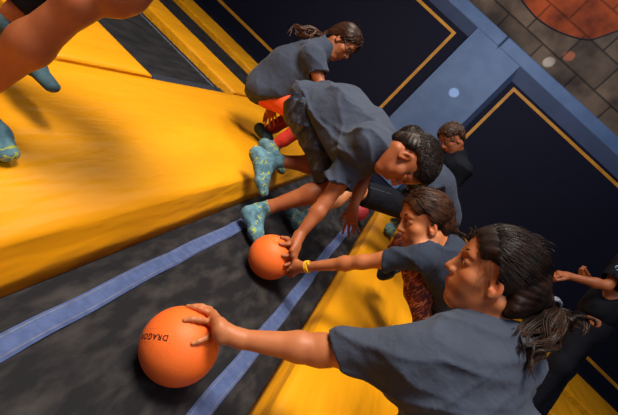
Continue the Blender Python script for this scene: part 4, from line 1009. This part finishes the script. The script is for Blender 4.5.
# ------------------------------------------------------------------ child at the right edge
def right_child():
    root = person((1.75, 2.55, .11), 'child in black T-shirt with pale print at the right edge, forearm stretched out')
    h = Head(P(662, 232, 2.55), Dv(-.9, .1, -.2), Dv(.3, .95, .1), 1.0)
    nb, chest, pel = P(645, 258, 2.55), P(628, 276, 2.53), P(592, 322, 2.52)
    S, E, W = P(622, 276, 2.40), P(606, 285, 2.42), P(569, 276, 2.46); S2, E2, W2 = P(622, 268, 2.66), P(604, 290, 2.70), P(589, 279, 2.62)
    E = P(607, 286, 2.40); S = P(630, 262, 2.42)
    Lt = nrm(S - S2)
    K1, A1 = P(560, 364, 2.48), P(530, 404, 2.50); K2, A2 = P(565, 366, 2.62), P(540, 408, 2.64)
    pr = h.prims() + [Cap(h.p(-.018, 0, -.06), nb, .041, .044, .03), Cap(nb, S, .036, .036, .05), Cap(nb, S2, .036, .036, .05), Cap(chest, pel, .08, .085, .05, Lt, 1.3)]
    pr += arm_prims(S, E, W, .95) + arm_prims(S2, E2, W2, .85) + leg_prims(pel, K1, A1, .95) + leg_prims(pel, K2, A2, .95)
    pr += hand_prims(W, Dv(-1, .25, 0), Dv(.1, -.9, -.4), Dv(0, .3, 1), .95, (.9, 1.0, 1.0, 1.1), .1, (.4, .6))
    pr += hand_prims(W2, Dv(-.9, .6, 0), Dv(.6, .7, -.1), Dv(.1, .5, .9), .9, (.9, 1.0, 1.1, 1.2), .1, (.4, .5))
    sdf_obj('body', pr, .0045, MT['skin2'], root, spots=h.spots()); h.eyes(root, MT['hair_dark'])
    s1, c1 = sleeve(S, E, .80, .062, .062, .05); s2, c2 = sleeve(S2, E2, .5, .058, .055, .05)
    sh = [*collar(h, nb)[0], Cap(P(632, 270, 2.53), P(618, 290, 2.52), .09, .105, .06, Lt, 1.2), Cap(P(618, 290, 2.52), P(600, 310, 2.52), .105, .115, .06, Lt, 1.2), Cap(S, S2, .065, .065, .05)] + s1 + s2 + c1 + c2
    sdf_obj('shirt', sh, .0065, MT['dark'], root, folds(71, .012, [Dv(1, .3, 0), Dv(1, .6, 0)], 44))
    c_ = P(617, 268, 2.335)
    Vv = []; Ff = []
    tr = [Cap(P(600, 314, 2.52), P(592, 326, 2.52), .095, .09, .05), Cap(pel, K1, .085, .062, .05), Cap(pel, K2, .085, .062, .05), Cap(K1, A1, .062, .052, .04), Cap(K2, A2, .062, .052, .04)]
    sdf_obj('trousers', tr, .007, MT['dark'], root, folds(73, .006, [Dv(.7, -.7, 0)], 40))
    bpr = [catmull([c_ + Dv(x, y) * .012 for x, y in q], 10) for q in ([(-1, 1), (0, .4), (1, 1.2)], [(-1.2, 0), (0, .6), (1, .2)], [(-.6, -1.2), (.2, -.2), (1.2, -.6)], [(0, -1.6), (.5, -1), (1.3, -1.4)])]
    tubes('chest_print', bpr, [.004] * 4, MT['print'], root, 6, True)
    for K, A in ((K1, A1), (K2, A2)):
        d = nrm(np.array([-.8, .3, 0])); b = A.copy(); b[2] = .11; sock(root, K, A, b - d * .05, b + d * .15, (0, 0, 1), .05, MT['sockdark'], v=.006)
    hair_cap(root, h, MT['hair_dark'], 1.05, vox=.007, amp=.0008)
    rng = np.random.default_rng(39); p, r_ = tufts(h, 300, rng, .0028, .035, 1.04, -.4, .3); tubes('hair', p, r_, MT['hair_dark'], root, 3)
right_child()

# ------------------------------------------------------------------ bare leg at the upper left
def left_child():
    root = person((-.85, 1.0, PADZ), 'child stepping on the left pad, bare bent leg at the upper left corner')
    pel = P(205, -88, 1.02); nb = pel + np.array([-.02, -.08, .40]); h = Head(nb + np.array([.0, -.03, .17]), (0, -.9, -.3), (0, -.3, .95), 1.0)
    H1, K1, A1 = P(190, -48, .98), P(77, 5, .95), P(-34, 99, 1.03)
    H2, K2, A2 = P(190, -110, 1.12), P(86, -52, 1.14), P(6, 22, 1.20)
    pr = h.prims() + [Cap(h.p(-.018, 0, -.06), nb, .041, .044, .03), Cap(nb + [0, 0, -.06], pel, .08, .09, .05, Xc, 1.35)]
    pr += [Cap(H1, H1 * .45 + K1 * .55, .066, .047, .03), Cap(H1 * .45 + K1 * .55, K1, .047, .040, .03), Cap(P(118, -2, .96), P(128, -6, .96), .046, .046, .03), Cap(K1, K1 * .6 + A1 * .4, .040, .048, .03), Cap(K1 * .6 + A1 * .4, A1, .048, .032, .03), Ell(K1 + Dv(.2, .3, .9) * .018, (Dv(1, 0, 0), Dv(0, 1, 0), Dv(0, 0, 1)), (.024, .024, .028), .02)]
    pr += leg_prims(H2, K2, A2, 1.0); sh = [Cap(nb + [0, 0, -.09], pel, .12, .13, .06, Xc, 1.3)]; cuts = []
    for q in (1, -1):
        S = nb + Xc * .13 * q + [0, 0, -.06]; E = S + np.array([.06 * q, .05, -.2]); W = E + np.array([.02 * q, -.12, .12]); pr += arm_prims(S, E, W, .95) + hand_prims(W, [0, -.6, .6], [0, -.7, -.6], [-q, 0, 0], .95)
        s1, c1 = sleeve(S, E, .6, .058, .056, .05); sh += s1 + [Cap(nb + [0, 0, -.05], S, .055, .055, .05)]; cuts += c1
    sdf_obj('body', pr, .004, MT['skin2'], root, spots=h.spots() + [(K1 + Dv(.3, .1, 1) * .05, .03, (1.12, 1.0, .95))]); h.eyes(root, MT['hair_dark'])
    sdf_obj('shirt', sh + cuts, .008, MT['shirt'], root, folds(81, .01, [Dv(1, .3, 0)], 36))
    sr = [Cap(pel, pel + [0, 0, -.02], .12, .12, .05, Xc, 1.2)]
    for Hq, Kq in ((H1, K1), (H2, K2)):
        e = Hq + (Kq - Hq) * .26; sr += [Cap(Hq, e, .095, .085, .03), Plane(e, Kq - Hq, .14)]
    sdf_obj('shorts', sr, .008, MT['dark'], root, folds(83, .006, [Dv(.5, .8, 0)], 40))
    a = nrm(A2 - K2); e0, e1 = K2 - a * .05, A2 - a * .075
    sdf_obj('knee_sleeve', [Cap(e0, K2, .060, .056, .03), Cap(K2, e1, .056, .046, .03), Plane(e1, a, .08), Plane(e0 + a * .02, -a, .09)], .005, MT['dark'], root, folds(85, .004, [a], 80))
    sock(root, K1, A1, P(-50, 92, 1.06), P(9, 163, 1.06), Dv(.7, .5, .3), .04, MT['sock'], v=.004, g=.9)
    sock(root, K2, A2, P(-14, 24, 1.25), P(53, 93, 1.21), Dv(.6, .6, .3), .05, MT['sockmid'], v=.004, g=.72)
    hair_cap(root, h, MT['hair_dark'], 1.05, vox=.007, amp=.0008)
    pass
left_child()

# small light spots thrown on the wall by the hall's effect lamps
def aim(px, py, y):
    r_ = ray(px, py); return CAM + r_ * (y / r_[1])
def fx(name, px, py, y, power, colr, ang, off=(.6, -1.6, .8)):
    t = aim(px, py, y); spot(name, t + np.array(off), t, power, colr, ang, .35, .01)
fx('effect_spot_blue', 456, 92, WP(0, 1.35)[1] - .09, 170, (.85, .93, 1.0), 4.2)
fx('effect_spot_white', 549, 62, YW, 330, (.6, .75, 1.0), 4.4)
fx('effect_spot_red', 569, 56, YW, 240, (1.0, .28, .12), 4.2)
